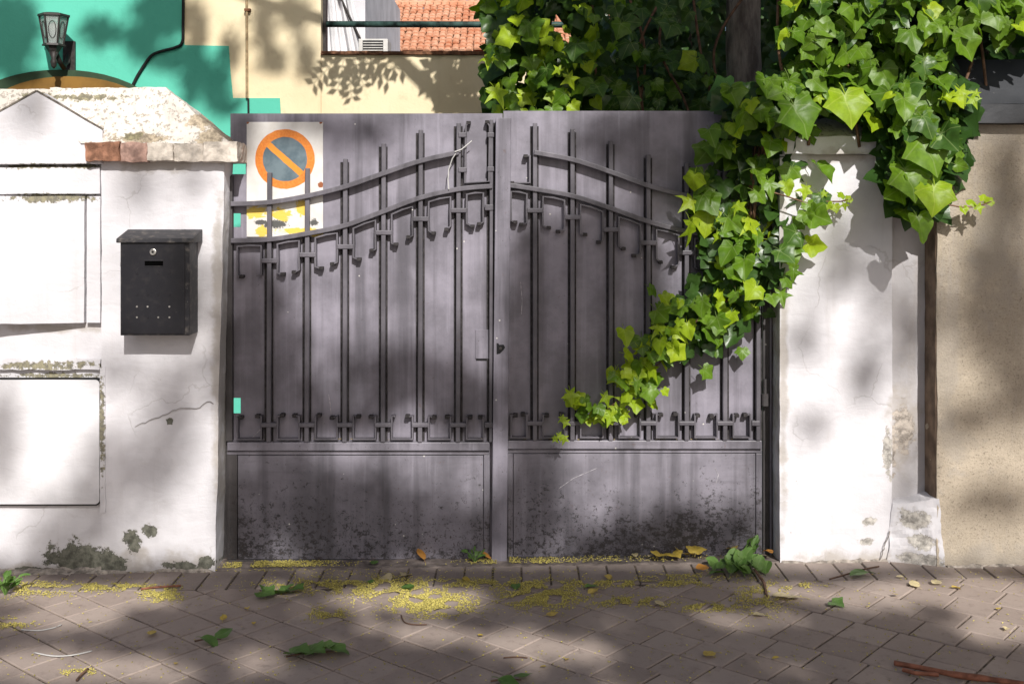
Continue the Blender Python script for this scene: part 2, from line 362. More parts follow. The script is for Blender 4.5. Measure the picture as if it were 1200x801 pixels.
def leaf_mat(name, cols, vein=(.30,.38,.14), trans=.3, rough=.33, spots=0., veins=True):
    m = NT(name); uv = m.n('UVMap', uv_map='uv').outputs[0]; oi = m.n('ObjectInfo').outputs['Random']
    p = m.pos(); a = m.noise(p, 14, 4, .6)
    c = m.mix(m.math('ADD', m.math('MULTIPLY', oi, .75), m.math('MULTIPLY', a, .3), clamp=True), cols[0], cols[1])
    c = m.mix(m.math('MULTIPLY', m.ramp(m.noise(p, 55, 4), .45, .7), .3), c, cols[2])
    c = m.mix(m.math('MULTIPLY', m.ramp(m.noise(p, 30, 5, .65), .40, .68), .45), c, tuple(x*.55 for x in cols[0]))
    if veins:
        s = m.n('SeparateXYZ', {0: uv}); x = m.math('ABSOLUTE', s.outputs[0]); y = s.outputs[1]
        d = x
        for ang in (58, 104):
            t = R(ang); e = m.math('ABSOLUTE', m.math('SUBTRACT', m.math('MULTIPLY', x, math.cos(t)), m.math('MULTIPLY', y, math.sin(t))))
            d = m.math('MINIMUM', d, e)
        c = m.mix(m.math('MULTIPLY', m.ramp(d, .024, .006), .38), c, vein)
    if spots: c = m.mix(m.math('MULTIPLY', m.ramp(m.noise(p, 38, 4), .56, .66), spots), c, (.2,.11,.05))
    m.done(c, rough, m.bump(m.noise(p, 60, 3), .2, .004), .38)
    tr = m.n('BsdfTranslucent', {0: m.mix(1., c, (1.5,1.5,.8), 'MULTIPLY')}); mx = m.n('MixShader', {0: trans, 1: m.b, 2: tr})
    m.put(m.out.inputs[0], mx); return m.m
M['ivy_dark'] = leaf_mat('mature and shaded ivy leaf', ((.035,.09,.012), (.075,.155,.018), (.05,.11,.02)), trans=.2, rough=.38)
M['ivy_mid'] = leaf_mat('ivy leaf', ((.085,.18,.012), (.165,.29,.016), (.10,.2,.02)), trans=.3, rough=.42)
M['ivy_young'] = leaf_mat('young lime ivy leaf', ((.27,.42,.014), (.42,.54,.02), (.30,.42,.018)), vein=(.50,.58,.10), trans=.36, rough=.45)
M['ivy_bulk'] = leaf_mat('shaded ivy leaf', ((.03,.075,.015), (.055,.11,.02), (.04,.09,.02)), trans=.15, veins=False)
M['fall_yellow'] = leaf_mat('yellow fallen leaf', ((.55,.40,.05), (.62,.46,.12), (.45,.33,.08)), vein=(.5,.42,.2), trans=.1, rough=.7, spots=.3)
M['fall_pale'] = leaf_mat('pale dry leaf', ((.62,.53,.33), (.66,.55,.30), (.5,.4,.2)), vein=(.5,.42,.2), trans=.1, rough=.8, spots=.2)
M['fall_orange'] = leaf_mat('orange dry leaf', ((.52,.24,.04), (.48,.22,.06), (.3,.12,.04)), vein=(.4,.25,.1), trans=.05, rough=.8, spots=.4)
M['fall_green'] = leaf_mat('fallen green leaf', ((.09,.19,.035), (.15,.26,.06), (.1,.2,.06)), vein=(.25,.32,.14), trans=.12, rough=.55)
M['stem'] = simple('brown ivy stem', (.16,.09,.055), .8, .4, 40)
M['twig'] = simple('dry twig', (.13,.075,.05), .85, .4, 40)
M['redtwig'] = simple('reddish stick', (.25,.10,.06), .75, .4, 30)
M['seed'] = simple('yellow green blossom dust', (.42,.36,.10), .9, .65, 260)
M['bark'] = (lambda m: (lambda p: m.done(m.mix(m.ramp(m.noise(m.vmath('MULTIPLY', p, (16,16,4)), 1., 6, .65), .35, .7), (.12,.10,.085), (.36,.31,.26)), .95, m.bump(m.noise(m.vmath('MULTIPLY', p, (30,30,7)), 1., 6, .7), .9, .02), .1))(m.pos()))(NT('grey brown bark'))

# ------------------------------------------------------------------ ground, pavement, pavers
g = MB(); n = 24; S = 600.0
g.add([(-S, -S, -.06-.0), (S, -S, -.06), (S, S, -.06), (-S, S, -.06)], [(0,1,2,3)])
tag(obj('ground', g, M['ground']), 'dark asphalt and earth ground reaching the horizon', None, kind='structure')
YB = -.33                                                   # line between edging course and square pavers
X0, X1, Y0 = -3.4, 3.4, -3.3
g = MB(); tl = lambda x, d: ground_z(x)-d
g.hexa([(X0,Y0,-.05),(X1,Y0,-.05),(X1,.25,-.05),(X0,.25,-.05),(X0,Y0,tl(X0,.0055)),(X1,Y0,tl(X1,.0055)),(X1,.25,tl(X1,.0055)),(X0,.25,tl(X0,.0055))])
pave = tag(obj('pavement', g, M['joint']), 'sandy bed of the paved footway before the gate', None, kind='structure')
def clip(poly, a, b, c):                                    # keep a*x+b*y<=c
    out = []
    for i, p in enumerate(poly):
        q = poly[(i+1) % len(poly)]; dp = a*p[0]+b*p[1]-c; dq = a*q[0]+b*q[1]-c
        if dp <= 0: out.append(p)
        if dp*dq < 0: t = dp/(dp-dq); out.append((p[0]+(q[0]-p[0])*t, p[1]+(q[1]-p[1])*t))
    return out
def slab(mb, poly, dz, tx, ty, ch=.0025):
    cx = sum(p[0] for p in poly)/len(poly); cy = sum(p[1] for p in poly)/len(poly); n = len(poly)
    o = len(mb.v)
    def top(x, y): return ground_z(x)+dz+tx*(x-cx)+ty*(y-cy)
    for x, y in poly: mb.v.append((x, y, ground_z(x)-.03))
    for x, y in poly: mb.v.append((x, y, top(x, y)-ch))
    for x, y in poly:
        d = math.hypot(x-cx, y-cy); k = max(0, 1-ch*1.6/max(d, .001)); xx, yy = cx+(x-cx)*k, cy+(y-cy)*k
        mb.v.append((xx, yy, top(xx, yy)))
    for i in range(n):
        j = (i+1) % n
        mb.f.append((o+i, o+j, o+n+j, o+n+i)); mb.f.append((o+n+i, o+n+j, o+2*n+j, o+2*n+i))
    mb.f.append(tuple(o+2*n+i for i in range(n)))
def inview(p, z=.04, m=0):
    d = D0+p[1]
    if d < .5: return False
    x = CX+p[0]*F/d; y = CY+(H-z)*F/d
    return -m < x < 1200+m and y < 801+m
ang = R(-41); ux, uy = math.cos(ang), math.sin(ang); cs = .147; gap = .0032
rest = MB()
for iv in range(-40, 40):
    off = rnd.choice([0, .0, .03, -.02])
    for iu in range(-40, 40):
        u = iu*cs+off; v = iv*cs+.03
        q = []
        for du, dv in ((gap,gap),(cs-gap,gap),(cs-gap,cs-gap),(gap,cs-gap)):
            a, b = u+du+rnd.uniform(-1,1)*.0015, v+dv+rnd.uniform(-1,1)*.0015
            q.append((a*ux-b*uy, a*uy+b*ux))
        cx = sum(p[0] for p in q)/4; cy = sum(p[1] for p in q)/4
        if not (X0 < cx < X1 and Y0 < cy < YB+.12): continue
        q = clip(q, 0, 1, YB-gap)
        if len(q) < 3: continue
        ar = abs(sum(q[i][0]*q[(i+1) % len(q)][1]-q[(i+1) % len(q)][0]*q[i][1] for i in range(len(q))))/2
        if ar < .0008: continue
        dz, tx, ty = rnd.uniform(-.0012,.0012), rnd.uniform(-.007,.007), rnd.uniform(-.007,.007)
        if any(inview(p) for p in q):
            mb = MB(); slab(mb, q, dz, tx, ty); obj('paver', mb, M['paver'], pave)
        else: slab(rest, q, dz, tx, ty)
tag(obj('outlying_pavers', rest, M['paver'], pave), kind='stuff')
rest = MB(); x = X0
while x < X1:
    w = .107+rnd.uniform(-.003,.003)
    yb = -.125 if (x < -1.14 or x > 1.02) else -.115
    q = [(x+gap, YB+gap), (x+w-gap, YB+gap), (x+w-gap, yb), (x+gap, yb)]
    q = [(a+rnd.uniform(-1,1)*.001, b+rnd.uniform(-1,1)*.001) for a, b in q]
    if any(inview(p) for p in q): mb = MB(); slab(mb, q, rnd.uniform(-.002,.002), rnd.uniform(-.01,.01), rnd.uniform(-.01,.01)); obj('edging_paver', mb, M['soldier'], pave)
    else: slab(rest, q, 0, 0, 0)
    x += w
tag(obj('outlying_edging', rest, M['soldier'], pave), kind='stuff')
mb = MB(); a, b = -1.14, 1.06
mb.rough([(a,-.112,-.04),(b,-.112,-.04),(b,.12,-.04),(a,.12,-.04),(a,-.112,ground_z(a)+.002),(b,-.112,ground_z(b)+.002),(b,.12,ground_z(a)+.012),(a,.12,ground_z(a)+.012)], (60,6,1), .003, 14)
obj('door_sill', mb, M['sill'], pave)
# crumbling mortar where the walls meet the pavers
for k_, (xa_, xb_, yf_) in enumerate(((-3.0,-1.135,-.118), (1.02,1.46,-.118), (1.62,3.1,-.198))):
    za_, zb_ = ground_z(xa_), ground_z(xb_); mb = MB(); n_ = int((xb_-xa_)/.012)
    mb.rough([(xa_,yf_-.022,za_-.02),(xb_,yf_-.022,zb_-.02),(xb_,yf_+.02,zb_-.02),(xa_,yf_+.02,za_-.02),(xa_,yf_-.010,za_+.004),(xb_,yf_-.010,zb_+.004),(xb_,yf_+.02,zb_+.016),(xa_,yf_+.02,za_+.016)], (n_,3,3), .009, 24, k_*5.)
    obj('mortar_fillet', mb, M['mortar'], pave)

# ------------------------------------------------------------------ left pillar and wall
PF = -.12
def Wx(px, Y): return (px-CX)*(D0+Y)/F
def Wz(py, Y): return H-(py-CY)*(D0+Y)/F
t = thing('gate_pillar', (Wx(190,PF), .05, 0), 'white plastered gate pillar with a sloped cap and exposed bricks, carrying the mailbox', 'pillar')
xl, xr0, xr1 = Wx(119,PF), Wx(252,PF), Wx(263,PF); zt = Wz(188,PF)
mb = MB().rough([(xl,PF,0),(xr0,PF,0),(xr0-.0,.008,0),(xl,.008,0),(xl,PF,zt),(xr1,PF,zt),(xr1,.008,zt),(xl,.008,zt)], (24,5,60), .0035, 7)
obj('shaft', mb, M['pillarL'], t)
# capping: a course of bricks under a hipped lime plaster cap
z0, z1 = Wz(189,-.17), Wz(167,-.17)
bx = [(100,140,'brick'),(140.5,172,'brick2'),(172.5,203,'brick3'),(203.5,238,'brick3'),(238.5,278,'brick3')]
for i, (a, b, mt) in enumerate(bx):
    mb = MB().rbox(Wx(a,-.17), Wx(b,-.17), -.17+.004*(i % 2), -.055, z0+rnd.uniform(-.003,.003), z1+rnd.uniform(-.004,.004), .012, .006, 24, i*3.1); obj('brick', mb, M[mt], t)
for a, b, mt in ((100,150,'brick'),(150.5,215,'brick3'),(215.5,278,'brick3')):
    mb = MB().rbox(Wx(a,-.17), Wx(b,-.17), -.05, .03, z0, z1, .02, .006, 24, a); obj('brick', mb, M[mt], t)
c = [W(120,168,-.15), W(268,168,-.15)]; zb = c[0].z; zt2 = Wz(103,-.03)
mb = MB().rough([(Wx(95,-.15),-.15,zb),(Wx(270,-.15),-.15,zb),(Wx(270,-.15),.03,zb),(Wx(95,-.15),.03,zb),
                 (Wx(60,-.02),-.03,zt2),(Wx(194,-.03),-.03,zt2),(Wx(194,-.03),.01,zt2),(Wx(60,-.02),.01,zt2)], (44,16,20), .006, 12)
obj('cap', mb, M['cap'], t, smooth=False)
def ribbon(mb, pts, w, Y):
    P = [W(x, y, Y) for x, y in pts]; mb.band([(p.x, p.z) for p in P], w, Y, Y+.004); return mb
cr = [(158,500)]
for i in range(1, 24): cr.append((158+i*4.0, 500-22*min(1, i/13)+ (4 if i > 15 else 0)*math.sin(i*.8) + (i > 16)*-3 + rnd.uniform(-1.1,1.1)))
obj('crack', ribbon(MB(), cr, .0015, PF-.0055), simple('crack shadow grime', (.27,.245,.225), .95), t)

t = thing('boundary_wall', (Wx(40,PF), 0, 0), 'white plaster boundary wall with gabled hood and flush cabinet door left of the pillar', 'wall')
WX0 = -3.0
mb = MB().rbox(WX0, xl-.002, -.1, .22, 0, Wz(150,-.1), .045, .003, 8, 2); obj('wall_body', mb, M['wallL'], t)
# sloped coping running to the pillar cap
mb = MB().rough([(WX0,-.105,Wz(152,-.105)),(Wx(96,-.15),-.105,Wz(152,-.105)),(Wx(96,-.15),.2,Wz(152,-.105)),(WX0,.2,Wz(152,-.105)),
                 (WX0,-.035,zt2-.004),(Wx(64,-.035),-.035,zt2-.004),(Wx(64,-.035),.05,zt2-.004),(WX0,.05,zt2-.004)], (60,8,10), .005, 11, 5); obj('coping', mb, M['cap'], t)
Yg = -.145
mb = MB().pxpoly([(-60,193),(118,192),(120,152),(43,107),(-60,163)], Yg, .1); obj('gabled_hood', mb, M['wallL'], t, bevel=.004)
sm_ = simple('dirty seam', (.16,.14,.115), .95, .5, 40)
for P_ in ([(43,106.4),(58,114.5),(72,123),(86,131),(100,139.5),(121,151.5)], [(43,106.4),(30,113),(16,121),(0,130),(-20,141)]):
    obj('seam', ribbon(MB(), [(x+rnd.uniform(-.5,.5), y+rnd.uniform(-.6,.6)) for x, y in P_], .006, Yg-.003), sm_, t)
mb = MB().rbox(WX0, xl-.004, -.128, .05, Wz(227,-.128), Wz(196,-.128), .04, .003, 12, 8); obj('ledge_band', mb, M['wallL'], t)
# upper cabinet panel, standing out more towards its free edge
ya, yb = -.185, -.128
zA, zB = Wz(378,-.13), Wz(230,-.13)
mb = MB().rough([(-2.75,-.30,zA),(Wx(99,yb),yb-.004,zA),(Wx(99,yb),-.08,zA),(-2.75,-.08,zA),(-2.75,-.30,zB),(Wx(99,yb),yb-.004,zB),(Wx(99,yb),-.08,zB),(-2.75,-.08,zB)], (20,3,14), .0025, 8, 4); obj('cabinet_panel', mb, M['wallL'], t)
mb = MB().rbox(Wx(101.5,yb), xl-.003, yb, -.05, zA, zB, .03, .002, 8, 4); obj('panel_edge', mb, M['wallL'], t)
mb = MB().rbox(WX0, xl-.004, -.122, -.05, Wz(433,-.122), Wz(421,-.122), .03, .006, 22, 9); obj('mossy_ledge', mb, M['wallL'], t)
# steel door with rounded corner set in a frame
def rrect(x0, y0, x1, y1, r, n=5):
    P = []
    for cx, cy, a in ((x1-r,y0+r,-90),(x1-r,y1-r,0),(x0+r,y1-r,90),(x0+r,y0+r,180)):
        for i in range(n+1):
            th = R(a+90*i/n); P.append((cx+r*math.cos(th), cy+r*math.sin(th)))
    return P[::-1]
mb = MB().pxpoly(rrect(-70,443,118,592,6), -.121, -.05); fr = obj('door_gap', mb, M['black'], t)
mb = MB().pxpoly(rrect(-68.5,444.8,116.3,590.4,5), -.1245, -.115); dr = obj('cabinet_door', mb, M['white_door'] if 'white_door' in M else plaster('white painted steel', (.70,.69,.71), dirt=.16, speck=.68, hair=0.), t)
mb = MB().rbox(Wx(119.5,PF)-.006, Wx(124,PF), -.126, -.1, Wz(600,PF), Wz(430,PF), .02, .003, 20); obj('door_frame', mb, M['wallL'], t)

# ------------------------------------------------------------------ mailbox
YM = -.235; t = thing('mailbox', W(185,392,YM), 'black metal wall mailbox with dusty sloped lid on the white pillar', 'mailbox')
z0, z1 = Wz(393,YM), Wz(283,YM); x0, x1 = Wx(141,YM), Wx(222,YM)
obj('body', MB().box(x0, x1, YM, PF-.002, z0, z1+.012), M['mail_lid'], t, bevel=.002)
obj('door', MB().box(x0+.004, x1-.016, YM-.004, YM+.01, z0+.006, z1-.004), M['mail'], t, bevel=.0015)
zl = Wz(284.5,YM-.012); zl2 = Wz(279.5,YM-.012); zb = Wz(268.5,PF)
xa, xb = Wx(136,YM-.012), Wx(226.5,YM-.012)
obj('lid', MB().hexa([(xa,YM-.014,zl),(xb,YM-.014,zl),(xb,PF-.001,zl),(xa,PF-.001,zl),(xa,YM-.012,zl2),(xb,YM-.012,zl2),(xb,PF-.001,zb),(xa,PF-.001,zb)]), M['mail_lid'], t, bevel=.003)
def disc(mb, c, r, y0, y1, n=20, hole=0):
    P = [(c.x+r*math.cos(2*math.pi*i/n), c.z+r*math.sin(2*math.pi*i/n)) for i in range(n)]
    return mb.poly(P, y0, y1)
lk = obj('lock', disc(MB(), W(180,295,YM), .0125, YM-.010, YM-.003), M['steel'], t, bevel=.002)
obj('keyhole', disc(MB(), W(180,295,YM), .0045, YM-.0115, YM-.0095, 10), M['black'], lk)
obj('name_slot', MB().rect(169.5,305.5,191,311.5,YM-.0052,YM-.002), M['void'], t)
obj('slot_rim', MB().rect(169,304.6,191.5,305.6,YM-.007,YM-.002), M['mail_lid'], t)
obj('slot_rim', MB().rect(169,311.4,191.5,312.3,YM-.007,YM-.002), M['mail_lid'], t)
for j, y in enumerate((320,333,345,359,371.5)):
    for i, x in enumerate((161,173.5,186,199)):
        if j == 1: continue
        obj('drilled_stud', disc(MB(), W(x,y,YM), .0035, YM-.0062, YM-.003, 8), M['steel'] if j > 2 and rnd.random() < .8 else M['mail'], t)

# ------------------------------------------------------------------ gate leaves
BARY, BARB = -.034, -.012
def crom(P, n=6):
    out = []; P = [Vector(p) for p in P]
    for i in range(len(P)-1):
        a, b, c, d = P[max(i-1,0)], P[i], P[i+1], P[min(i+2,len(P)-1)]
        for k in range(n):
            u = k/n; out.append(.5*((2*b)+(c-a)*u+(2*a-5*b+4*c-d)*u*u+(3*b-a-3*c+d)*u**3))
    out.append(P[-1]); return out
def interp(P, x):
    for (a, ya), (b, yb) in zip(P, P[1:]):
        if a <= x <= b: return ya+(yb-ya)*(x-a)/(b-a)
    return P[0][1] if x < P[0][0] else P[-1][1]
def plane_pts(P, Y): return [(Wx(x,Y), Wz(y,Y)) for x, y in P]
def sheet(mb, xs, ys, holes, Yf, Yb):
    for i in range(len(xs)-1):
        for j in range(len(ys)-1):
            if (i, j) in holes: continue
            a = W(xs[i], ys[j+1], Yf); b = W(xs[i+1], ys[j], Yf); o = len(mb.v)
            for Y in (Yf, Yb): mb.v += [(a.x,Y,a.z),(b.x,Y,a.z),(b.x,Y,b.z),(a.x,Y,b.z)]
            mb.f += [(o,o+1,o+2,o+3),(o+7,o+6,o+5,o+4),(o,o+3,o+7,o+4),(o+1,o+5,o+6,o+2),(o+3,o+2,o+6,o+7),(o,o+4,o+5,o+1)]
    return mb
def bracket(t, pts, w=.0068):                               # bent flat bar with small feet
    obj('scroll_bracket', MB().band(plane_pts(pts, BARY), w, BARY-.001, BARB+.008), M['iron'], t)
    for (x, y) in (pts[0], pts[-1]):
        if rnd.random() < .93: obj('bracket_foot', MB().rect(x-2.6, y-2.2, x+2.6, y+1.8, BARY-.002, -.006), M['seam'], t, bevel=.002)
def collar(t, x, y, w=11, h=8):
    obj('collar', MB().rect(x-w/2, y-h/2, x+w/2, y+h/2, BARY-.004, BARB+.004), M['iron'], t, bevel=.003)
def gate_leaf(side):
    L = side == 'L'
    if L:
        t = thing('gate_leaf', W(425,662,0), 'grey metal gate leaf with no parking plate fixed on its bars', 'gate')
        xa, xb = 270, 578; bars = [(315.5,202),(360,197),(404.5,186),(449.5,168),(493,152),(537.5,144),(576,140)]
        up = [(270,239),(315,237),(360,229.5),(404.5,218.5),(449.5,203),(493,188.5),(537.5,178.5)]
        lo = [(270,282),(315,280.5),(360,273.5),(404.5,264),(449.5,247.5),(493,231.5),(537.5,221.5),(577,218)]
        rail = 518; bot = 663
    else:
        t = thing('gate_leaf', W(745,660,0), 'grey metal gate leaf with ivy trailing down across its bars', 'gate')
        xa, xb = 594, 893; bars = [(627,144),(671,151),(716,165),(760,181),(805,191),(850,198),(889,205)]
        up = [(626,178.5),(671,187),(716,201.5),(760,217.5),(805,229),(850,236),(893,240)]
        lo = [(597,217),(627,221.5),(671,229.5),(716,244),(760,259.5),(805,271),(850,277),(893,280)]
        rail = 516; bot = 660
    # back sheet
    if L: mb = sheet(MB(), [270,273.5,282,288,400,589], [133,174,204,250,266,466,484,662], {(0,1),(1,1),(2,1),(1,3),(1,5)}, 0, .003)
    else: mb = sheet(MB(), [590,700,800,893], [130,300,480,659], set(), 0, .003)
    obj('back_sheet', mb, M['gate'], t)
    obj('upper_arc', MB().band([tuple(p) for p in crom(plane_pts(up, -.045))], .0185, -.046, -.010), M['iron'], t, bevel=.0025)
    obj('lower_arc', MB().band([tuple(p) for p in crom(plane_pts(lo, -.045))], .0185, -.044, -.009), M['iron'], t, bevel=.0025)
    for i, (x, top) in enumerate(bars):
        w = 5.2 if not (L and i == 6) else 4
        x2 = x - (1.0 if L else .0)
        a, b = W(x-w/2, top, BARY), W(x+w/2, top, BARY); c, d = W(x2-w/2, rail, BARY), W(x2+w/2, rail, BARY)
        obj('vertical_bar', MB().hexa([(c.x,BARY,c.z),(d.x,BARY,c.z),(d.x,BARB,c.z),(c.x,BARB,c.z),(a.x,BARY,a.z),(b.x,BARY,a.z),(b.x,BARB,a.z),(a.x,BARB,a.z)]), M['iron'], t, bevel=.0025)
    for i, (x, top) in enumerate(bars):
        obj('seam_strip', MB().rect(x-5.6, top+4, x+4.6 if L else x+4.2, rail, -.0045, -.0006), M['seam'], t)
    edges = ([270]+[b[0] for b in bars]) if L else ([595]+[b[0] for b in bars])
    for i in range(len(edges)-1):
        l, r = edges[i]+9.5, edges[i+1]-9.5
        if i == 0: l = edges[0]+(8 if L else 4)
        if r-l < 12: l -= 4; r += 3
        j = lambda: rnd.uniform(-1.5,1.5)
        yl, yr = interp(lo, l)+7, interp(lo, r)+7
        bracket(t, [(l+6+j(), yl+37+j()), (l, yl+34), (l+j()*.4, yl+17), (l, yl), ((l+r)/2, interp(lo,(l+r)/2)+6), (r, yr), (r+j()*.4, yr+17), (r, yr+34), (r-6+j(), yr+37+j())])
        yb = rail-3.5
        bracket(t, [(l+5+j(), yb-26+j()), (l, yb-27), (l, yb), (r, yb), (r, yb-27), (r-5+j(), yb-26+j())])
    for i, (x, top) in enumerate(bars[:-1]):
        collar(t, x, interp(lo, x)+25, 19, 5.5); collar(t, x-(1 if L else 0), rail-20, 19, 5)
    collar(t, bars[-1][0]-3, interp(lo, bars[-1][0])+25, 10, 7); collar(t, bars[-1][0]-3, rail-20, 10, 6)
    if L:
        bracket(t, [(549,144),(546,147),(545,214),(573,212.5),(574,148),(571,143)]); collar(t, 542, 158, 10, 6); collar(t, 575, 158, 8, 6); collar(t, 542, 199, 10, 6); collar(t, 575, 198, 8, 6)
    else:
        bracket(t, [(616,183),(621,182),(621,214),(600,214.5)])
    # rails, stiles and lower panel
    lx0, lx1 = (266, 574) if L else (595, 893)
    obj('middle_rail', MB().rect(lx0, rail, lx1, rail+10, -.028, -.001), M['gate_low'], t, bevel=.003)
    st = 14 if L else 7
    obj('panel_frame', MB().rect(lx0, rail+10.2, lx1, rail+14.6, -.0145, -.001), M['gate_low'], t, bevel=.002)
    obj('stile', MB().rect(lx0, rail+14.9, lx0+(12 if L else 6), bot-8, -.0145, -.001), M['gate_dark'] if L else M['gate_low'], t, bevel=.002)
    obj('stile', MB().rect(lx1-7, rail+14.9, lx1, bot-8, -.0145, -.001), M['gate_low'], t, bevel=.002)
    obj('lower_panel', MB().rect(lx0+(12.9 if L else 6.9), rail+15.5, lx1-7.8, bot-8.4, -.012, -.002), M['gate_low'], t, bevel=.001)
    obj('bottom_rail', MB().rect(lx0, bot-7.6, lx1, bot, -.022, -.001), M['gate_dark'], t, bevel=.003)
    for q in ([[(385,462),(387,474),(388,486)],[(296,512),(303,505),(311,498)],[(450,330),(453,345),(452,352)]] if L else [[(655,572),(672,560),(700,548)],[(838,548),(842,556),(839,566)],[(610,330),(612,352),(611,368)]]):
        obj('scratch', MB().band(plane_pts(q, -.0135 if q[0][1] > 520 else -.0012), .0016, *((-.0135,-.012) if q[0][1] > 520 else (-.0012,.001))), M['scr'], t)
    if L:
        obj('stile', MB().rect(264.5, 206, 272, rail-1, -.03, -.001), M['gate_dark'], t, bevel=.003)
        a, b, c, d = W(581,138,-.055), W(599,138,-.055), W(594,661,-.055), W(576,661,-.055)
        cv = obj('cover_strip', MB().poly([(d.x,d.z),(c.x,c.z),(b.x,b.z),(a.x,a.z)], -.055, .006), M['gate'], t, bevel=.003)
        k = MB().pxpoly([(582,415),(586,414),(590,410),(592,407),(590,403.5),(585,404),(584,402),(582,402)], -.0565, -.05); obj('keyhole', k, M['black'], cv)
        obj('key_core', disc(MB(), W(586.5,408,-.058), .006, -.0585, -.054, 12), M['dark_metal'], cv)
        obj('lock_plate', MB().rect(557,386,574.5,420,-.0055,-.0005), M['gate'], t, bevel=.001)
        obj('lock_seam', MB().rect(558,420.4,575,422,-.004,-.0005), M['black'], t)
        for p in ([(526,222),(525,210),(526,198),(530,186),(534,180)], [(533,178),(541,175),(547,170),(553,165)]):
            obj('loose_wire', MB().tube([W(x, y, -.05) for x, y in p], .0022, 5), M['greybox'], t)
    else:
        for y in (300, 468):
            obj('hinge', MB().tube([W(896.5,y-7,-.02), W(896.5,y+7,-.02)], .014, 10), M['gate_dark'], t)
            obj('hinge_pin', MB().tube([W(896.5,y-24,-.02), W(896.5,y-6,-.02)], .007, 8), M['gate_dark'], t)
    return t
gate_leaf('L'); gate_leaf('R')
t = thing('gate_post', W(899,660,.02), 'narrow black steel hinge post between gate and right white pillar', 'post')
obj('upright', MB().rect(894,135,905,661,.004,.07), M['gate_dark'], t, bevel=.003); obj('edge_strip', MB().rect(902.3,300,904.2,660,-.006,.003), M['gate'], t)
t = thing('gate_post', W(266,664,.02), 'narrow rusty steel hinge post between gate and mailbox pillar', 'post')
obj('upright', MB().rect(259,206,267,664,.004,.07), M['gate_dark'], t, bevel=.003)
obj('hinge', MB().tube([W(268,205,-.01), W(268,222,-.01)], .012, 8), M['dark_metal'], t)

# no parking plate behind the bars
mb = MB().rect(289, 143, 378.5, 277.5, -.007, -.0045)
tag(obj('parking_sign', mb, M['sign'], bevel=.0008), 'white no parking plate with faded orange ring and yellow paint stains', 'sign')

# ------------------------------------------------------------------ right pillar and beige wall
t = thing('gate_pillar', (Wx(990,PF), .05, 0), 'white plastered gate pillar under the ivy with stepped strip at its side', 'pillar')
a, b = Wx(914,PF), Wx(1045.5,PF)
mb = MB().rbox(a, b, PF, .3, 0, Wz(181,PF), .022, .003, 7, 31); obj('shaft', mb, M['pillarR'], t)
mb = MB().rbox(Wx(919,-.15), Wx(1046,-.15), -.155, .32, Wz(180.5,-.15), Wz(160,-.15), .02, .004, 12, 3); obj('cap_band', mb, M['pillarR'], t)
mb = MB().rough([(Wx(922,-.15),-.14,Wz(160,-.15)),(Wx(1046,-.15),-.14,Wz(160,-.15)),(Wx(1046,-.15),.3,Wz(160,-.15)),(Wx(922,-.15),.3,Wz(160,-.15)),
                 (Wx(950,-.15),.0,Wz(135,-.15)),(Wx(1030,-.15),.0,Wz(135,-.15)),(Wx(1030,-.15),.2,Wz(135,-.15)),(Wx(950,-.15),.2,Wz(135,-.15))], (20,8,6), .005, 12); obj('cap', mb, M['cap'], t)
YS = -.08
mb = MB().rbox(b+.001, Wx(1092,YS), YS, .3, 0, Wz(150,YS), .022, .003, 9, 12); obj('side_strip', mb, M['strip'], t)
mb = MB().rough([(Wx(1040,-.14),-.128,0),(Wx(1109,-.2),-.212,0),(Wx(1109,-.2),-.0,0),(Wx(1040,-.14),0,0),
                 (Wx(1047,-.14),-.125,Wz(592,-.14)),(Wx(1099,-.2),-.206,Wz(584,-.2)),(Wx(1099,-.2),-.0,Wz(584,-.2)),(Wx(1047,-.14),0,Wz(592,-.14))], (16,6,20), .008, 13); obj('patched_foot', mb, M['pillarR'], t)
cr = [(1043-i*.9+rnd.uniform(-.8,.8), 622+i*2.6) for i in range(14)]
obj('crack', ribbon(MB(), cr, .0026, -.136), bpy.data.materials['crack shadow grime'], t)
YR = -.2
t = thing('garden_wall', (Wx(1250,YR), .05, 0), 'coarse beige rendered wall with black coping right of the white pillar', 'wall')
mb = MB().rbox(Wx(1098,YR), 3.1, YR, .2, 0, Wz(146,YR), .03, .004, 10, 21); obj('wall_body', mb, M['beige'], t)
obj('shaded_side', MB().rbox(Wx(1097.2,YR), Wx(1099.5,YR)-.0, YR+.006, YS-.004, Wz(590,YR), Wz(150,YR), .02, .002, 20), M['brown'], t)  # left side face of the wall, its shade put into the colour
xa = Wx(1109,-.25)
mb = MB().rough([(xa,-.25,Wz(144,-.25)),(3.1,-.25,Wz(144,-.25)),(3.1,.3,Wz(144,-.25)),(xa,.3,Wz(144,-.25)),(xa,-.25,Wz(122,-.25)),(3.1,-.25,Wz(122,-.25)),(3.1,.3,Wz(122,-.25)),(xa,.3,Wz(122,-.25))], (30,6,3), .002, 8); cp = obj('coping', mb, M['slate'], t)
mb = MB().rough([(xa+.004,-.236,Wz(121.6,-.25)),(3.1,-.236,Wz(121.6,-.25)),(3.1,.29,Wz(121.6,-.25)),(xa+.004,.29,Wz(121.6,-.25)),(xa+.05,-.06,Wz(70,-.06)),(3.1,-.06,Wz(70,-.06)),(3.1,.12,Wz(70,-.06)),(xa+.05,.12,Wz(70,-.06))], (30,6,6), .002, 8, 3); obj('coping_slope', mb, M['slate'], cp)

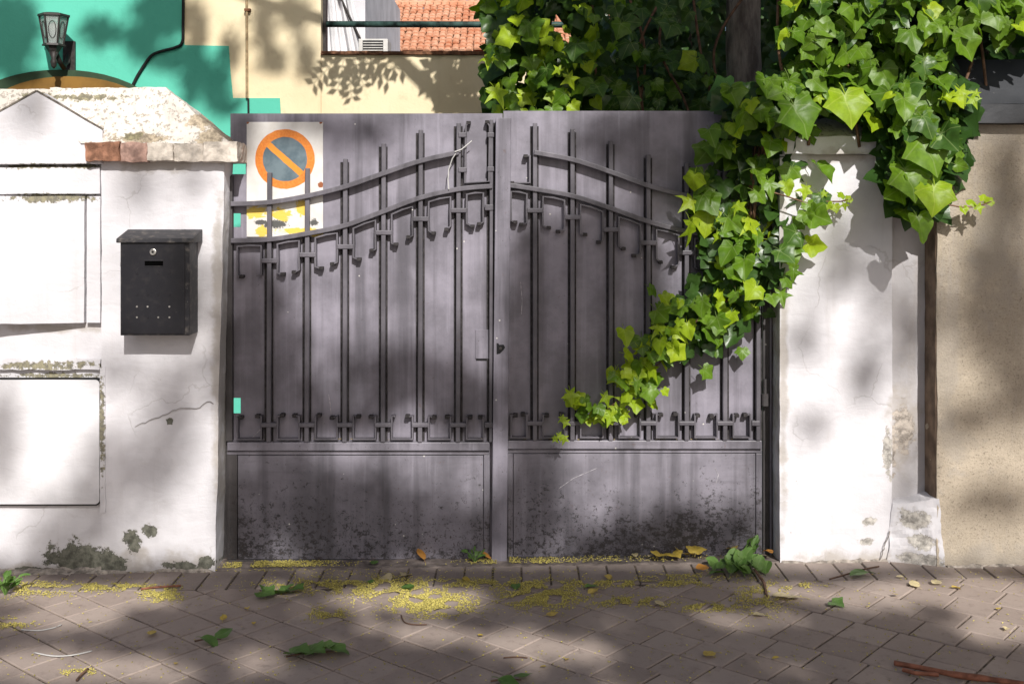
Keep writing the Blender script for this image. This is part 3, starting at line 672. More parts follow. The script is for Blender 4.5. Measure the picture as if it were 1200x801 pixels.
# ------------------------------------------------------------------ house behind the gate
YH = 3.0
t = thing('house', (Wx(250,YH), YH+.2, -.05), 'turquoise and cream painted house wall behind the gate', 'house')
obj('wall', MB().box(Wx(-420,YH), Wx(376,YH), YH, YH+.28, -.06, 3.25), M['cream'], t)
P = [(-420,540),(376,540),(376,133),(329,133),(328,115),(273,115),(270,84),(268,54),(216,53),(214,-85),(-420,-85)]
P = [(Wx(x,YH-.006), max(-.05, Wz(y,YH-.006))) for x, y in P]
obj('turquoise_paint', MB().poly(P, YH-.006, YH-.0005), M['green'], t)
# arched doorway whose top shows above the wall
ax, az = Wx(72,YH-.03), Wz(82,YH-.03)
def arch(r, x, top, z0, n=20):
    P = [(x-r*1.35, z0), (x+r*1.35, z0)]
    for i in range(n+1):
        th = math.pi*i/n; P.append((x+r*1.35*math.cos(th), top-r*.62+r*.62*math.sin(th)))
    return P
dw = obj('door_surround', MB().poly(arch(.46, ax, az, -.04), YH-.05, YH-.007), M['arch_green'], t, bevel=.004)
obj('door', MB().poly(arch(.40, Wx(80,YH-.06), Wz(89.5,YH-.06), -.04), YH-.062, YH-.051), M['door'], dw)
P = [(215,-20),(214.5,30),(213.5,50),(205,56),(190,60),(178,65),(168,78),(158,95),(152,112),(150,140)]
obj('cable', MB().tube([W(x, y, YH-.02) for x, y in crom([(x, y) for x, y in P])], .010, 6), M['cable'], t, smooth=True)
cd = obj('conduit', MB().tube([W(289,-20,YH-.02), W(289.5,115,YH-.02)], .009, 8), M['conduit'], t)
obj('clip', MB().rect(286,10,293,13,YH-.034,YH-.002), M['rust'], cd)
obj('conduit', MB().tube([W(291,115.5,YH-.022), W(291.5,150,YH-.022)], .007, 8), M['cable'], t)
# courtyard parapet with rail
t = thing('courtyard_wall', (Wx(520,YH), YH+.1, -.05), 'low cream courtyard wall with rusty edge catching leaf shadows', 'wall')
obj('wall_body', MB().box(Wx(376,YH)+.002, Wx(760,YH), YH+.004, YH+.22, -.06, Wz(64.5,YH)), M['cream'], t)
obj('edge_cap', MB().rbox(Wx(376,YH)+.003, Wx(760,YH), YH-.02, YH+.24, Wz(64.4,YH), Wz(60.5,YH), .04, .006, 12), M['rust'], t)
t = thing('handrail', (Wx(520,YH), YH+.1, Wz(60,YH)), 'patinated dark green pipe handrail above the cream courtyard wall', 'railing')
obj('pipe', MB().tube([W(377,28.5,YH+.1), W(800,29.5,YH+.1)], .021, 10), M['rail'], t, smooth=True)
obj('post', MB().box(Wx(376,YH)+.003, Wx(380,YH), YH+.06, YH+.14, Wz(60,YH), 4.2), M['dark_metal'], t)
obj('post', MB().tube([W(795,62,YH+.1), W(795,27,YH+.1)], .02, 10), M['rail'], t)

# lantern
YLn = YH-.22; t = thing('wall_lantern', W(66,80,YLn), 'old black wall lantern with tapered glass above the arched door', 'lantern')
def ring(cx, cz, r, z, n=6, cy=YLn, rot=.25): return [(cx+r*math.cos(2*math.pi*i/n+rot), cy+r*math.sin(2*math.pi*i/n+rot), z) for i in range(n)]
k = (D0+YLn)/F; cx = Wx(63,YLn); zt, zb = Wz(20,YLn), Wz(52,YLn); rt, rb = 16*k, 10.5*k
def frust(mb, z0, r0, z1, r1, n=6):
    return mb.add(ring(cx,0,r0,z0,n)+ring(cx,0,r1,z1,n), [(i,(i+1)%n,n+(i+1)%n,n+i) for i in range(n)]+[tuple(range(n))[::-1], tuple(range(n,2*n))])
roof = obj('roof', frust(frust(MB(), zt, rt*1.12, zt+.014, rt*1.12), zt+.0145, rt*1.06, zt+.022, rt*.7), M['dark_metal'], t)
tp, bt = ring(cx,0,rt,zt), ring(cx,0,rb,zb)
for i in range(6):
    j = (i+1) % 6
    obj('frame_bar', MB().tube([bt[i], tp[i]], .006, 5), M['dark_metal'], t)
    ins = lambda p: (cx+(p[0]-cx)*.965, YLn+(p[1]-YLn)*.965, p[2])
    q = [Vector(ins(p)) for p in (bt[i], bt[j], tp[j], tp[i])]; nrm = (q[1]-q[0]).cross(q[3]-q[0]).normalized()*.003
    pn = obj('pane', MB().hexa([q[0],q[1],q[1]-nrm,q[0]-nrm,q[3],q[2],q[2]-nrm,q[3]-nrm]), M['glass'], t)
    cc = (q[0]+q[1]+q[2]+q[3])/4; e1 = (q[1]-q[0]).normalized(); e2 = ((q[3]+q[2])-(q[0]+q[1])).normalized()
    obj('lead_oval', MB().tube([cc+e1*.022*math.cos(2*math.pi*s/14)+e2*.055*math.sin(2*math.pi*s/14)+nrm*.6 for s in range(15)], .0025, 4), M['dark_metal'], pn)
obj('base', frust(frust(MB(), zb-.012, rb*1.25, zb, rb*1.2), zb-.055, rb*.5, zb-.0125, rb*.95), M['dark_metal'], t)
obj('finial', MB().tube([(cx,YLn,zb-.05),(cx,YLn,zb-.09),(cx,YLn,zb-.11),(cx,YLn,zb-.14),(cx,YLn,zb-.155)], [.03,.014,.022,.016,.004], 10), M['dark_metal'], t, smooth=True)
obj('bulb', MB().tube([(cx,YLn,zb),(cx,YLn,zb+.05),(cx,YLn,zb+.08),(cx,YLn,zb+.12),(cx,YLn,zb+.14)], [.015,.016,.034,.03,.008], 10), M['bulb'], t, smooth=True)
mb = MB().tube([(cx,YLn+.01,zb-.03),(cx+.01,YLn+.06,zb-.10),(cx+.015,YLn+.12,zb-.13),(cx+.02,YLn+.17,zb-.09),(cx+.02,YLn+.2,zb-.03)], [.014,.018,.02,.018,.014], 8)
obj('bracket_arm', mb, M['dark_metal'], t, smooth=True)
obj('back_plate', MB().box(cx-.02, cx+.06, YH-.03, YH-.0065, zb-.15, zb+.05), M['dark_metal'], t, bevel=.006)

# house with tiled roof further back
YA, YZ = 9.0, 10.3
t = thing('tiled_house', (Wx(560,YA), YA+1, -.05), 'far house with sunlit terracotta tiled roof behind the handrail', 'house')
xL, xR = Wx(437,YA), Wx(760,YA); zA, zZ = Wz(61,YA), Wz(8,YZ)
obj('wall', MB().box(xL+.12, xR-.1, YA+.12, YZ+1.0, -.06, zA-.02), M['white'], t)
sl = Vector((0, YZ-YA, zZ-zA)); rows, cols = 15, int((xR-xL)/.085)
rf = MB(); nrm = Vector((0, -sl.z, sl.y)).normalized()
rf.add([(xL,YA,zA-.03),(xR,YA,zA-.03),(Wx(700,YZ)+.8,YZ,zZ-.03),(Wx(447,YZ),YZ,zZ-.03),(xL,YZ+1.2,zA-.03),(xR,YZ+1.2,zA-.03)], [(0,1,2,3),(3,2,5,4),(0,3,4),(1,5,2)])
rfo = obj('roof', rf, M['tile'], t)
tb = MB()
for r_ in range(rows):
    a = r_/rows; b = min(1, (r_+1.12)/rows)
    for c_ in range(cols):
        x = xL+(c_+.5)*.085; w = .041; o = len(tb.v); jx = rnd.uniform(-.006,.006); jz = rnd.uniform(-.006,.008)
        for s_, lift in ((a, .022), (b, .004)):
            base = Vector((x+jx, YA, zA))+sl*s_
            if s_ == a: base -= sl*rnd.uniform(0,.01)
            for th in range(5):
                q = math.pi*th/4; tb.v.append(tuple(base+Vector((-w*math.cos(q),0,0))+nrm*(.026*math.sin(q)+lift+jz)))
        for th in range(4): tb.f.append((o+th, o+th+1, o+6+th, o+5+th))
        tb.f.append((o,o+1,o+2,o+3,o+4))
tag(obj('roof_tiles', tb, M['tile'], rfo), kind='stuff')
mb = MB()
for x in range(cols): mb.tube([(xL+x*.105, YZ, zZ+.03), (xL+(x+1.06)*.105, YZ, zZ+.04)], .05, 8)
tag(obj('ridge_tiles', mb, M['tile'], rfo), kind='stuff')
# white building and folded screen at the left of the gap
YW = 5.2
t = thing('white_building', (Wx(400,YW), YW+.6, -.05), 'white building sliver with folded grey screen beside the tiled roof', 'building')
obj('wall', MB().box(-2.9, Wx(428,YW), YW, YW+3, -.06, Wz(-60,YW)), M['white'], t)
mb = MB(); n = 40; x0, x1 = Wx(374,YW-.1), Wx(413,YW-.1)
for i in range(n+1):
    f = i/n; dy = .03*math.sin(f*34)+.02*math.sin(f*13+1)
    for zz, sh in ((Wz(64,YW), .10), (Wz(-50,YW), -.10)): mb.v.append((x0+(x1-x0)*f+sh*f, YW-.09+dy, zz))
for i in range(n): mb.f.append((2*i, 2*i+2, 2*i+3, 2*i+1))
sc = obj('folded_screen', mb, M['screen'], t); sm = sc.modifiers.new('thick', 'SOLIDIFY'); sm.thickness = .006
obj('screen_strut', MB().tube([W(422,46,YW-.12), W(400,0,YW-.12), W(380,-42,YW-.12)], .012, 6), M['dark_metal'], t)
# air conditioner standing on the courtyard wall
YC = 3.35; t = thing('air_conditioner', W(438,62,YC), 'small grey air conditioner box with dark louvres on the courtyard wall', 'air conditioner')
obj('casing', MB().rect(420,45.5,454.5,62.5,YC,YC+.22), M['greybox'], t, bevel=.006)
obj('recess', MB().rect(425,47.5,449,61,YC-.003,YC+.02), M['black'], t)
for i in range(4): obj('louvre', MB().rect(425.5,49.5+i*3,448.5,50.6+i*3,YC-.01,YC-.002), M['greybox'], t)

# ------------------------------------------------------------------ leaves
IVY = {
 'mature': [(0,0),(.14,-.15),(.34,-.20),(.48,-.08),(.50,.10),(.66,.26),(.70,.38),(.54,.50),(.37,.62),(.20,.82),(0,1.0)],
 'star':   [(0,0),(.12,-.13),(.40,-.22),(.32,.02),(.24,.13),(.50,.27),(.76,.50),(.42,.48),(.22,.52),(.14,.78),(0,1.12)],
 'heart':  [(0,0),(.16,-.17),(.36,-.18),(.50,-.02),(.52,.16),(.50,.28),(.44,.40),(.36,.52),(.26,.66),(.14,.84),(0,.98)],
}
OVAL = [(0,0),(.12,.06),(.24,.16),(.32,.30),(.35,.45),(.33,.60),(.27,.74),(.20,.84),(.13,.92),(.06,.97),(0,1.0)]
def leaf_mb(half, fold=.25, curl=.25, wave=.04, seed=0, pet=.45):
    rr = random.Random(seed); mb = MB(); mb.uv = []
    def put(x, y):
        z = fold*abs(x)*.8 - curl*(y*y*.55+x*x*.6) + wave*math.sin(7*x+seed)*math.cos(6*y+seed*2)
        mb.v.append((x, y, z)); mb.uv.append((x, y)); return len(mb.v)-1
    loop = [half[0]]+[(x*(1+rr.uniform(-.1,.1)), y+rr.uniform(-.03,.03)) for x, y in half[1:-1]]+[half[-1]]
    loop += [(-x*(1+rr.uniform(-.1,.1)), y+rr.uniform(-.03,.03)) for x, y in half[1:-1]][::-1]
    n = len(loop); hub = put(0, .22)
    inn = [put(x*.52, .22+(y-.22)*.52) for x, y in loop]; out = [put(x, y) for x, y in loop]
    for i in range(n):
        j = (i+1) % n
        mb.f.append((hub, inn[i], inn[j])); mb.f.append((inn[i], out[i], out[j], inn[j]))
    if pet:
        o = len(mb.v)
        for i in range(4):
            f = i/3; p = Vector((0, -pet*f, -.28*pet*f*f)); w = .016
            for dx, dz in ((-w,0),(w,0),(0,-w*1.5)): mb.v.append((p.x+dx, p.y, p.z+dz)); mb.uv.append((0, .2))
        for i in range(3):
            a = o+3*i
            for k in range(3): mb.f.append((a+k, a+(k+1) % 3, a+3+(k+1) % 3, a+3+k))
    return mb
def to_mesh(name, mb, mat):
    me = bpy.data.meshes.new(name); me.from_pydata(mb.v, [], mb.f); me.update()
    ul = me.uv_layers.new(name='uv')
    for l in me.loops: ul.data[l.index].uv = mb.uv[l.vertex_index]
    me.materials.append(mat)
    for p in me.polygons: p.use_smooth = True
    return me
LM = {}
for mt in ('ivy_dark', 'ivy_mid', 'ivy_young'):
    LM[mt] = []
    for s_, (sh, fo, cu) in enumerate((('mature',.35,.4),('star',.4,.35),('heart',.5,.5),('mature',.15,.75),('star',.2,.6),('heart',.25,.3),('mature',.6,.25))):
        LM[mt].append(to_mesh('ivy_leaf', leaf_mb(IVY[sh], fo, cu, .09, s_+1), M[mt]))
def leaf_rot(normal, roll):
    zv = Vector(normal).normalized(); dn = Vector((0,0,-1)); yv = (dn-zv*dn.dot(zv)).normalized(); xv = yv.cross(zv)
    return (Matrix((xv, yv, zv)).transposed() @ Matrix.Rotation(roll, 3, 'Z'))
def add_leaf(parent, p, size, normal, roll, mat, var=None):
    me = LM[mat][(rnd.randrange(7) if mat == 'ivy_young' else rnd.choice((0,0,1,2,3,3,5,6,6))) if var is None else var]
    o = bpy.data.objects.new('leaf', me); COL.objects.link(o); o.parent = parent
    rot = leaf_rot(normal, roll)
    o.matrix_local = Matrix.Translation(Vector(p)-Vector(parent.location)) @ rot.to_4x4() @ Matrix.Scale(size, 4)
    return o
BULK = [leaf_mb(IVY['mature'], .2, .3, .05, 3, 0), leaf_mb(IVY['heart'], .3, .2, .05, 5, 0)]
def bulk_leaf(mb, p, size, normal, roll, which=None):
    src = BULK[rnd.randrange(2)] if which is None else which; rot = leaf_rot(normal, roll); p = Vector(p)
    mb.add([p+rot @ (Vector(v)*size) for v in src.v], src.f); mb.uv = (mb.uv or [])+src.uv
def rn(up=.45, s=.45): return (rnd.gauss(0, s), -1, up+rnd.gauss(0, s*.8))
def inpoly(x, y, P):
    c = False
    for i in range(len(P)):
        (x1, y1), (x2, y2) = P[i], P[i-1]
        if (y1 > y) != (y2 > y) and x < (x2-x1)*(y-y1)/(y2-y1)+x1: c = not c
    return c

# ivy trailing down over the gate
t = thing('ivy', W(905,150,-.1), 'lime green ivy trail hanging diagonally across the right gate leaf', 'ivy')
trail = [(900,120,60),(888,190,74),(880,250,72),(878,300,64),(852,350,60),(805,385,52),(770,420,46),(745,445,40),(718,475,28),(690,490,20)]
path = crom([(a, b) for a, b, _ in trail], 8); NP = len(path)
for k in range(5):
    off = [(rnd.uniform(-.4,.4)) for _ in range(2)]
    pts = [W(p.x+off[0]*30*(1-i/NP), p.y+off[1]*20*math.sin(i*.3), -.07-.03*math.sin(i*.7+k)) for i, p in enumerate(path[: NP-6*k])]
    obj('stem', MB().tube(pts, [.006*(1-.7*i/len(pts)) for i in range(len(pts))], 5), M['stem'], t, smooth=True)
cnt = 0; used = []
while cnt < 240:
    f = rnd.random()**.9; i = min(NP-1, int(f*(NP-1))); p = path[i]; hw = trail[min(9, i//8)][2]
    x, y = p.x+rnd.uniform(-1,1)*hw, p.y+rnd.uniform(-1,1)*hw*.62
    if y < 120: continue
    if f > .3 and noise.noise(Vector((x*.028, y*.028, 5.5))) < -.16: continue
    size = (.084-.04*f)*rnd.uniform(.55,1.3)
    dpt = -.055-rnd.random()**1.4*(.19-.09*f)
    if f < .35: mt = rnd.choices(('ivy_mid','ivy_young','ivy_dark'), (6,2.0,1.5))[0]
    elif f < .6: mt = rnd.choices(('ivy_mid','ivy_young','ivy_dark'), (6,4,.5))[0]
    else: mt = rnd.choices(('ivy_mid','ivy_young'), (3,7))[0]
    add_leaf(t, W(x, y-9, dpt), size, rn(.5,.55), rnd.gauss(.15,.65), mt); cnt += 1
for x, y, s, r, mt, v in [(668,458,.055,.1,'ivy_young',1),(658,488,.03,.5,'ivy_young',4),(664,492,.032,-.4,'ivy_young',1),(655,508,.03,.2,'ivy_young',1),(662,511,.032,-.3,'ivy_young',4),(649,512,.026,.7,'ivy_young',1),
        (702,482,.042,.5,'ivy_young',1),(716,484,.05,-.3,'ivy_young',4),(724,476,.045,-.6,'ivy_young',1),(708,462,.048,.3,'ivy_young',1),(735,465,.055,-.5,'ivy_young',1),(760,455,.062,.1,'ivy_mid',0)]:
    add_leaf(t, W(x, y, -.12), s, (rnd.gauss(0,.15), -1, .45), r, mt, v)
sp = [(905,225),(925,231),(945,238),(965,236),(985,236),(998,233)]
obj('stem', MB().tube([W(x, y, -.19-.001*i) for i, (x, y) in enumerate(sp)], .003, 5), M['stem'], t)
for x, y, s, r in ((946,240,.045,.3),(960,243,.04,0),(970,240,.035,-.2),(978,243,.034,.2),(985,234,.03,2.6),(990,241,.028,.1),(997,235,.026,-1.2),(968,231,.03,-1.9)):
    add_leaf(t, W(x, y-3, -.195), s, (rnd.gauss(0,.2), -1, .5), r, 'ivy_young' if x > 955 else 'ivy_mid')
for x, y, s, r in ((925,300,.06,.4),(935,292,.05,-.5),(930,318,.055,0),(918,330,.05,.8),(940,262,.05,-.8),(928,200,.07,-.4),(915,345,.06,.2)):
    add_leaf(t, W(x, y-4, -.17), s, rn(.5,.3), r, 'ivy_mid')
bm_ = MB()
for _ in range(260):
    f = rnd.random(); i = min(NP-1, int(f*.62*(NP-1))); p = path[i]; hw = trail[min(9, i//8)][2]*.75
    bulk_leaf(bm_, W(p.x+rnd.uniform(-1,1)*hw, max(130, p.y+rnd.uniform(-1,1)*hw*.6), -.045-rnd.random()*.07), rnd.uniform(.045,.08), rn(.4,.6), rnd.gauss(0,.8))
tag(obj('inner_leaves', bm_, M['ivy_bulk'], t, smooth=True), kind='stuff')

# ivy draped over the right pillar and the black coping
t = thing('ivy', W(1030,140,0), 'dense glossy ivy draped over the right pillar and black coping', 'ivy')
REG = [(842,114),(900,100),(925,60),(905,-30),(1225,-30),(1225,46),(1150,50),(1118,60),(1112,100),(1125,130),(1122,205),(1098,232),(1082,262),(1062,262),(1050,240),(1044,165),(1010,146),(975,132),(945,136),(925,170),(880,150)]
cnt = 0
while cnt < 280:
    x, y = rnd.uniform(842,1225), rnd.uniform(-25,285)
    if not inpoly(x, y, REG): continue
    front = rnd.random(); dpt = -.18-front*.2 if x > 1040 else -.12-front*.16
    size = (.042+.062*rnd.random()**1.4)*(1.0 if y < 200 else .85)
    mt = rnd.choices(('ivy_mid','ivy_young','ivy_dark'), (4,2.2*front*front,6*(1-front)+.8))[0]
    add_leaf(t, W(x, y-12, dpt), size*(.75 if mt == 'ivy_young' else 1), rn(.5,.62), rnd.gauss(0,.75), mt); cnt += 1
for x, y, s, r, mt, v in [(990,118,.135,.1,'ivy_young',0),(1060,205,.13,.2,'ivy_mid',0),(1095,225,.12,-.2,'ivy_young',0),(1080,170,.15,.3,'ivy_mid',0),(1075,262,.10,.1,'ivy_mid',2),(930,130,.14,.3,'ivy_mid',0),(1125,112,.06,.2,'ivy_young',1),(1138,122,.045,.4,'ivy_young',1),(1146,116,.03,-.8,'ivy_young',1),(1112,118,.055,.0,'ivy_young',1)]:
    add_leaf(t, W(x, y-8, -.31 if x < 1050 else -.36), s, (rnd.gauss(0,.15), -1, .5), r, mt, v)
sp = [(1098,228),(1112,240),(1128,243),(1146,242),(1162,236)]
obj('stem', MB().tube([W(x, y, -.3) for x, y in sp], .003, 5), M['stem'], t)
for x, y, s, r in ((1128,243,.03,.2),(1138,240,.032,2.7),(1146,240,.035,.2),(1152,235,.03,2.9),(1163,235,.03,-1.4)): add_leaf(t, W(x, y, -.3), s, (0,-1,.5), r, 'ivy_young')
for k in range(7):
    x = 920+k*40; pts = crom([(x+rnd.uniform(-30,30), -20), (x+rnd.uniform(-30,30), 60), (x+rnd.uniform(-20,20), 130+rnd.uniform(-10,50))], 6)
    obj('stem', MB().tube([W(p.x, p.y, -.16) for p in pts], .006, 5), M['stem'], t, smooth=True)
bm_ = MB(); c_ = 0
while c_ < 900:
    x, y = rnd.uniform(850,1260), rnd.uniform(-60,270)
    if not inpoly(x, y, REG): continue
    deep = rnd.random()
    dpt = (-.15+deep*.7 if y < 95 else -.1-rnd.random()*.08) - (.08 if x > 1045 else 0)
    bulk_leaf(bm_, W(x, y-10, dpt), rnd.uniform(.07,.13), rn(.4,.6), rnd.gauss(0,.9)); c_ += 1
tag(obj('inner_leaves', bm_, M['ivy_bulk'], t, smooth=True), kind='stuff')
bm_ = MB(); c_ = 0
while c_ < 260:
    x, y = rnd.uniform(850,1230), rnd.uniform(-30,255)
    if not inpoly(x, y, REG): continue
    bulk_leaf(bm_, W(x, y-8, -.15-rnd.random()*.12-(.06 if x > 1045 else 0)), rnd.uniform(.035,.085), rn(.5,.7), rnd.gauss(0,.9)); c_ += 1
tag(obj('filler_leaves', bm_, M['ivy_mid'], t, smooth=True), kind='stuff')

# ivy hedge behind the gate
t = thing('ivy_hedge', (.4, 1.0, 0), 'ivy hedge rising behind the gate beside the tree trunk', 'hedge')
HREG = [(562,-20),(574,40),(566,70),(572,100),(578,140),(880,140),(900,-20)]
GAP = [(622,14),(650,8),(672,12),(690,40),(684,56),(660,48),(630,28)]
cnt = 0
while cnt < 285:
    x, y = rnd.uniform(560,900)-60*rnd.random()**2, rnd.uniform(-20,145)
    if not inpoly(x, y, HREG): continue
    if inpoly(x, y+5, GAP) and rnd.random() < .93: continue
    if 832 < x < 905 and y < 92: continue
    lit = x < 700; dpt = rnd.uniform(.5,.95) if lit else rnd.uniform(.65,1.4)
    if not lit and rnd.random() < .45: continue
    mt = rnd.choices(('ivy_mid','ivy_young','ivy_dark'), (4,3.2,1.5) if lit else (1.2,.1,6))[0]  # beyond the lit part, darker leaf material stands in for shade
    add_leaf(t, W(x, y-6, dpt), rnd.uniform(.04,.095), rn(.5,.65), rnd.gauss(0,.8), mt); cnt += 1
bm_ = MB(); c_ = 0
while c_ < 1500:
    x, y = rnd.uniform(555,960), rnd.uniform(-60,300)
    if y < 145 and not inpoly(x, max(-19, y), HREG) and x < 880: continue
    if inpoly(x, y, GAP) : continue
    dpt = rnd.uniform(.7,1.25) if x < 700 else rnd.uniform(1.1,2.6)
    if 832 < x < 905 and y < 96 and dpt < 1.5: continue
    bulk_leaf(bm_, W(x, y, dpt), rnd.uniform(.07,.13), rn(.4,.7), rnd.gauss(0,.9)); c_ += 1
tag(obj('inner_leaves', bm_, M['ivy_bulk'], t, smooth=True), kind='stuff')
for k in range(9):
    x = 590+k*34; pts = crom([(x+rnd.uniform(-20,20), 320), (x+rnd.uniform(-20,20), 150), (x+rnd.uniform(-30,30), 60), (x+rnd.uniform(-20,20), -10)], 6)
    obj('stem', MB().tube([W(p.x, p.y, 1.0) for p in pts], .007, 5), M['stem'], t, smooth=True)
# dense evergreen thicket deep behind the hedge
t = thing('evergreen_shrub', (1.6, 2.9, -.05), 'dark evergreen thicket in shade behind the hedge and trunk', 'shrub')
bm_ = MB()
for _ in range(2600):
    x = rnd.uniform(.62, 4.2); y = rnd.uniform(2.2, 3.6); z = rnd.uniform(.6, 4.0)
    bulk_leaf(bm_, (x, y, z), rnd.uniform(.12,.2), rn(.4,.7), rnd.gauss(0,.9))
tag(obj('foliage', bm_, M['ivy_bulk'], t, smooth=True), kind='stuff')
for k in range(6): obj('stem', MB().tube([(1.0+k*.5, 2.9, -.06), (1.1+k*.5+rnd.uniform(-.2,.2), 2.9, 1.5), (1.0+k*.5+rnd.uniform(-.4,.4), 2.9, 3.2)], [.05,.035,.01], 8), M['bark'], t)

# ------------------------------------------------------------------ trees
def foliage_leaf(mb, p, size):
    a = Vector((rnd.gauss(0,1), rnd.gauss(0,1), rnd.gauss(0,1))).normalized(); b = a.cross(Vector((rnd.gauss(0,1), rnd.gauss(0,1), rnd.gauss(0,1)))).normalized()
    p = Vector(p); c = a.cross(b)*.12*size
    mb.add([p-a*size*.5, p+b*size*.3-c, p+a*size*.5, p-b*size*.3-c], [(0,1,2,3)])
def limb(mb, a, b, r0, r1, wob=.15, n=6):
    a, b = Vector(a), Vector(b); L = (b-a).length
    pts = [a.lerp(b, i/n)+Vector((rnd.uniform(-1,1), rnd.uniform(-1,1), rnd.uniform(-.5,.5)))*wob*L*.2*(0 < i < n) for i in range(n+1)]
    mb.tube(pts, [r0+(r1-r0)*i/n for i in range(n+1)], 9)
M['crown'] = simple('tree foliage', (.07,.13,.03), .6, .4, 3)
# garden tree: trunk in view behind the gate, crown overhead shading the hedge
YT = 1.15; tx = Wx(878,YT)
t = thing('garden_tree', (tx, YT, -.05), 'grey brown tree trunk standing behind the gate among dark ivy', 'tree')
pts = [(tx+.03*math.sin(i*.9), YT+.02*math.cos(i), -.06+i*.45) for i in range(9)]
obj('trunk', MB().tube(pts, [.10-.003*i for i in range(9)], 18), M['bark'], t, smooth=True)
lb = MB(); top = Vector(pts[-1])
for q in ((-1.0,-1.6,4.6),(.9,-1.5,4.7),(-1.8,-1.2,6.2),(1.9,.2,4.6),(.3,1.2,5.3),(-.2,-2.2,5.0)): limb(lb, top-Vector((0,0,rnd.uniform(.1,.8))), q, .06, .015)
obj('limbs', lb, M['bark'], t, smooth=True)
cw = MB()
for _ in range(9000):
    # foliage that shades the hedge and thicket: stands along the sun's ray above and before them
    x, y = rnd.uniform(695,1260) if rnd.random() < .9 else rnd.uniform(560,695), rnd.uniform(-40,140)
    if x < 695 and rnd.random() < .8: continue
    if x > 905 and rnd.random() < (.93 if y > 55 else .6): continue
    p = W(x, y, rnd.uniform(.35,1.9))+SUN*rnd.uniform(3.6,5.2)
    foliage_leaf(cw, p, rnd.uniform(.1,.2))
tag(obj('crown', cw, M['crown'], t), kind='stuff')
# pinnate spray of that tree over the courtyard, whose shadow falls crisply on the cream wall
def pinnate(mb, p, d, n, size, droop=.3):
    d = Vector(d).normalized(); side = d.cross(SUN).normalized()
    mb.tube([p, p+d*size*.5, p+d*size], [.004,.003,.002], 4)
    for i in range(n):
        f = (i+1)/n; b = p+d*size*f
        for s in (-1, 1):
            ax = (side*s+d*.55).normalized(); L = size*.42*(1-.3*f); w = ax.cross(SUN).normalized()*L*.24
            mb.add([b, b+ax*L*.45+w, b+ax*L, b+ax*L*.45-w], [(0,1,2,3)])
pn = MB(); off = SUN*1.7
for x, y, dx, dz in ((405,58,-.2,-1),(412,60,.35,-1),(420,62,.8,-.75),(398,64,-.7,-.8),(425,66,1,-.35),(408,72,.1,-1)):
    pinnate(pn, W(x, y, YH)+off, (dx, 0, dz), 5, rnd.uniform(.20,.28))
for _ in range(420):  # unseen loose leaves added to shade the right part of the cream wall
    a_, b_ = rnd.gauss(0,1), rnd.gauss(0,1); x, y = 548+a_*26, 92+b_*26
    if x < 488+abs(y-88)*.5: continue
    foliage_leaf(pn, W(x, y, YH)+SUN*rnd.uniform(1.5,2.4), rnd.uniform(.06,.13))
limb(pn, W(480,20,YH)+off, W(395,58,YH)+off, .012, .004); limb(pn, top, W(480,20,YH)+off, .03, .012)
obj('leaf_spray', pn, M['crown'], t)

# street tree across the road, out of the picture: its crown dapples gate, wall and pavement
t = thing('street_tree', (5.6, -9.0, -.05), 'tall street tree across the footway whose leaves dapple the gate', 'tree')
obj('trunk', MB().tube([(5.6,-9.0,-.06),(5.55,-9.0,2.5),(5.4,-8.9,5.2),(5.3,-8.8,8.2),(5.2,-8.6,10.8)], [.26,.21,.18,.13,.06], 14), M['bark'], t, smooth=True)
lb = MB()
for q in ((5.4,-7.8,11.6),(7.6,-7.2,10.2),(5.0,-9.4,11.6),(6.8,-10.4,9.4),(8.0,-9.0,8.9)): limb(lb, (5.3,-8.8,6.5), q, .08, .02)
obj('limbs', lb, M['bark'], t, smooth=True)
cw = MB()
def shade(x, y, rx, ry, tau, Y, leaf=.13, far=(11,16)):
    k = (D0+Y)/F; area = math.pi*rx*ry*k*k*4; N = int(tau*area/(leaf*leaf*.3*.55))
    for _ in range(N):
        a = rnd.gauss(0,.5), rnd.gauss(0,.5)
        foliage_leaf(cw, W(x+a[0]*rx, y+a[1]*ry, Y)+SUN*rnd.uniform(*far), leaf*rnd.uniform(.7,1.3))
for b in [(40,130,12,24,.9),(165,212,24,26,.45),(228,210,18,26,.45),(160,545,70,50,.42),(205,470,40,50,.38),(0,520,20,60,.6),(100,610,60,40,.35),(60,640,80,20,.3),(220,340,26,60,.3),(140,440,40,30,.3)]: shade(*b, PF, .07, (14,19))
for b in [(280,160,18,40,1.2),(400,150,70,20,.7),(735,165,50,28,1.3),(800,190,56,60,2.4),(296,340,24,45,1.8),(306,430,42,85,3.2),(345,480,40,40,1.9),(410,495,50,20,1.0),(470,440,60,28,2.6),(545,475,30,34,2.0),
          (630,400,34,105,2.8),(690,330,48,62,3.0),(740,345,36,60,2.6),(625,480,36,40,1.8),(700,420,50,50,2.2),(296,600,30,50,2.0),(430,615,84,40,3.4),(345,575,40,34,1.6),(545,630,30,30,1.9),(620,600,34,54,2.6),(790,628,60,26,2.6),(720,640,60,16,1.6)]: shade(*b, 0, .11, (10,14))
for b in [(985,310,26,46,.36),(1010,440,22,34,.5),(955,500,24,22,.42),(1030,340,20,56,.32),(1065,380,16,70,.4),(1065,560,18,40,.4),(940,400,20,40,.25),(1155,370,44,66,1.8),(1125,505,36,18,1.4),(1178,470,26,44,1.0),(1165,240,26,60,1.2),(1150,600,50,18,.9)]: shade(*b, PF, .07, (12,17))
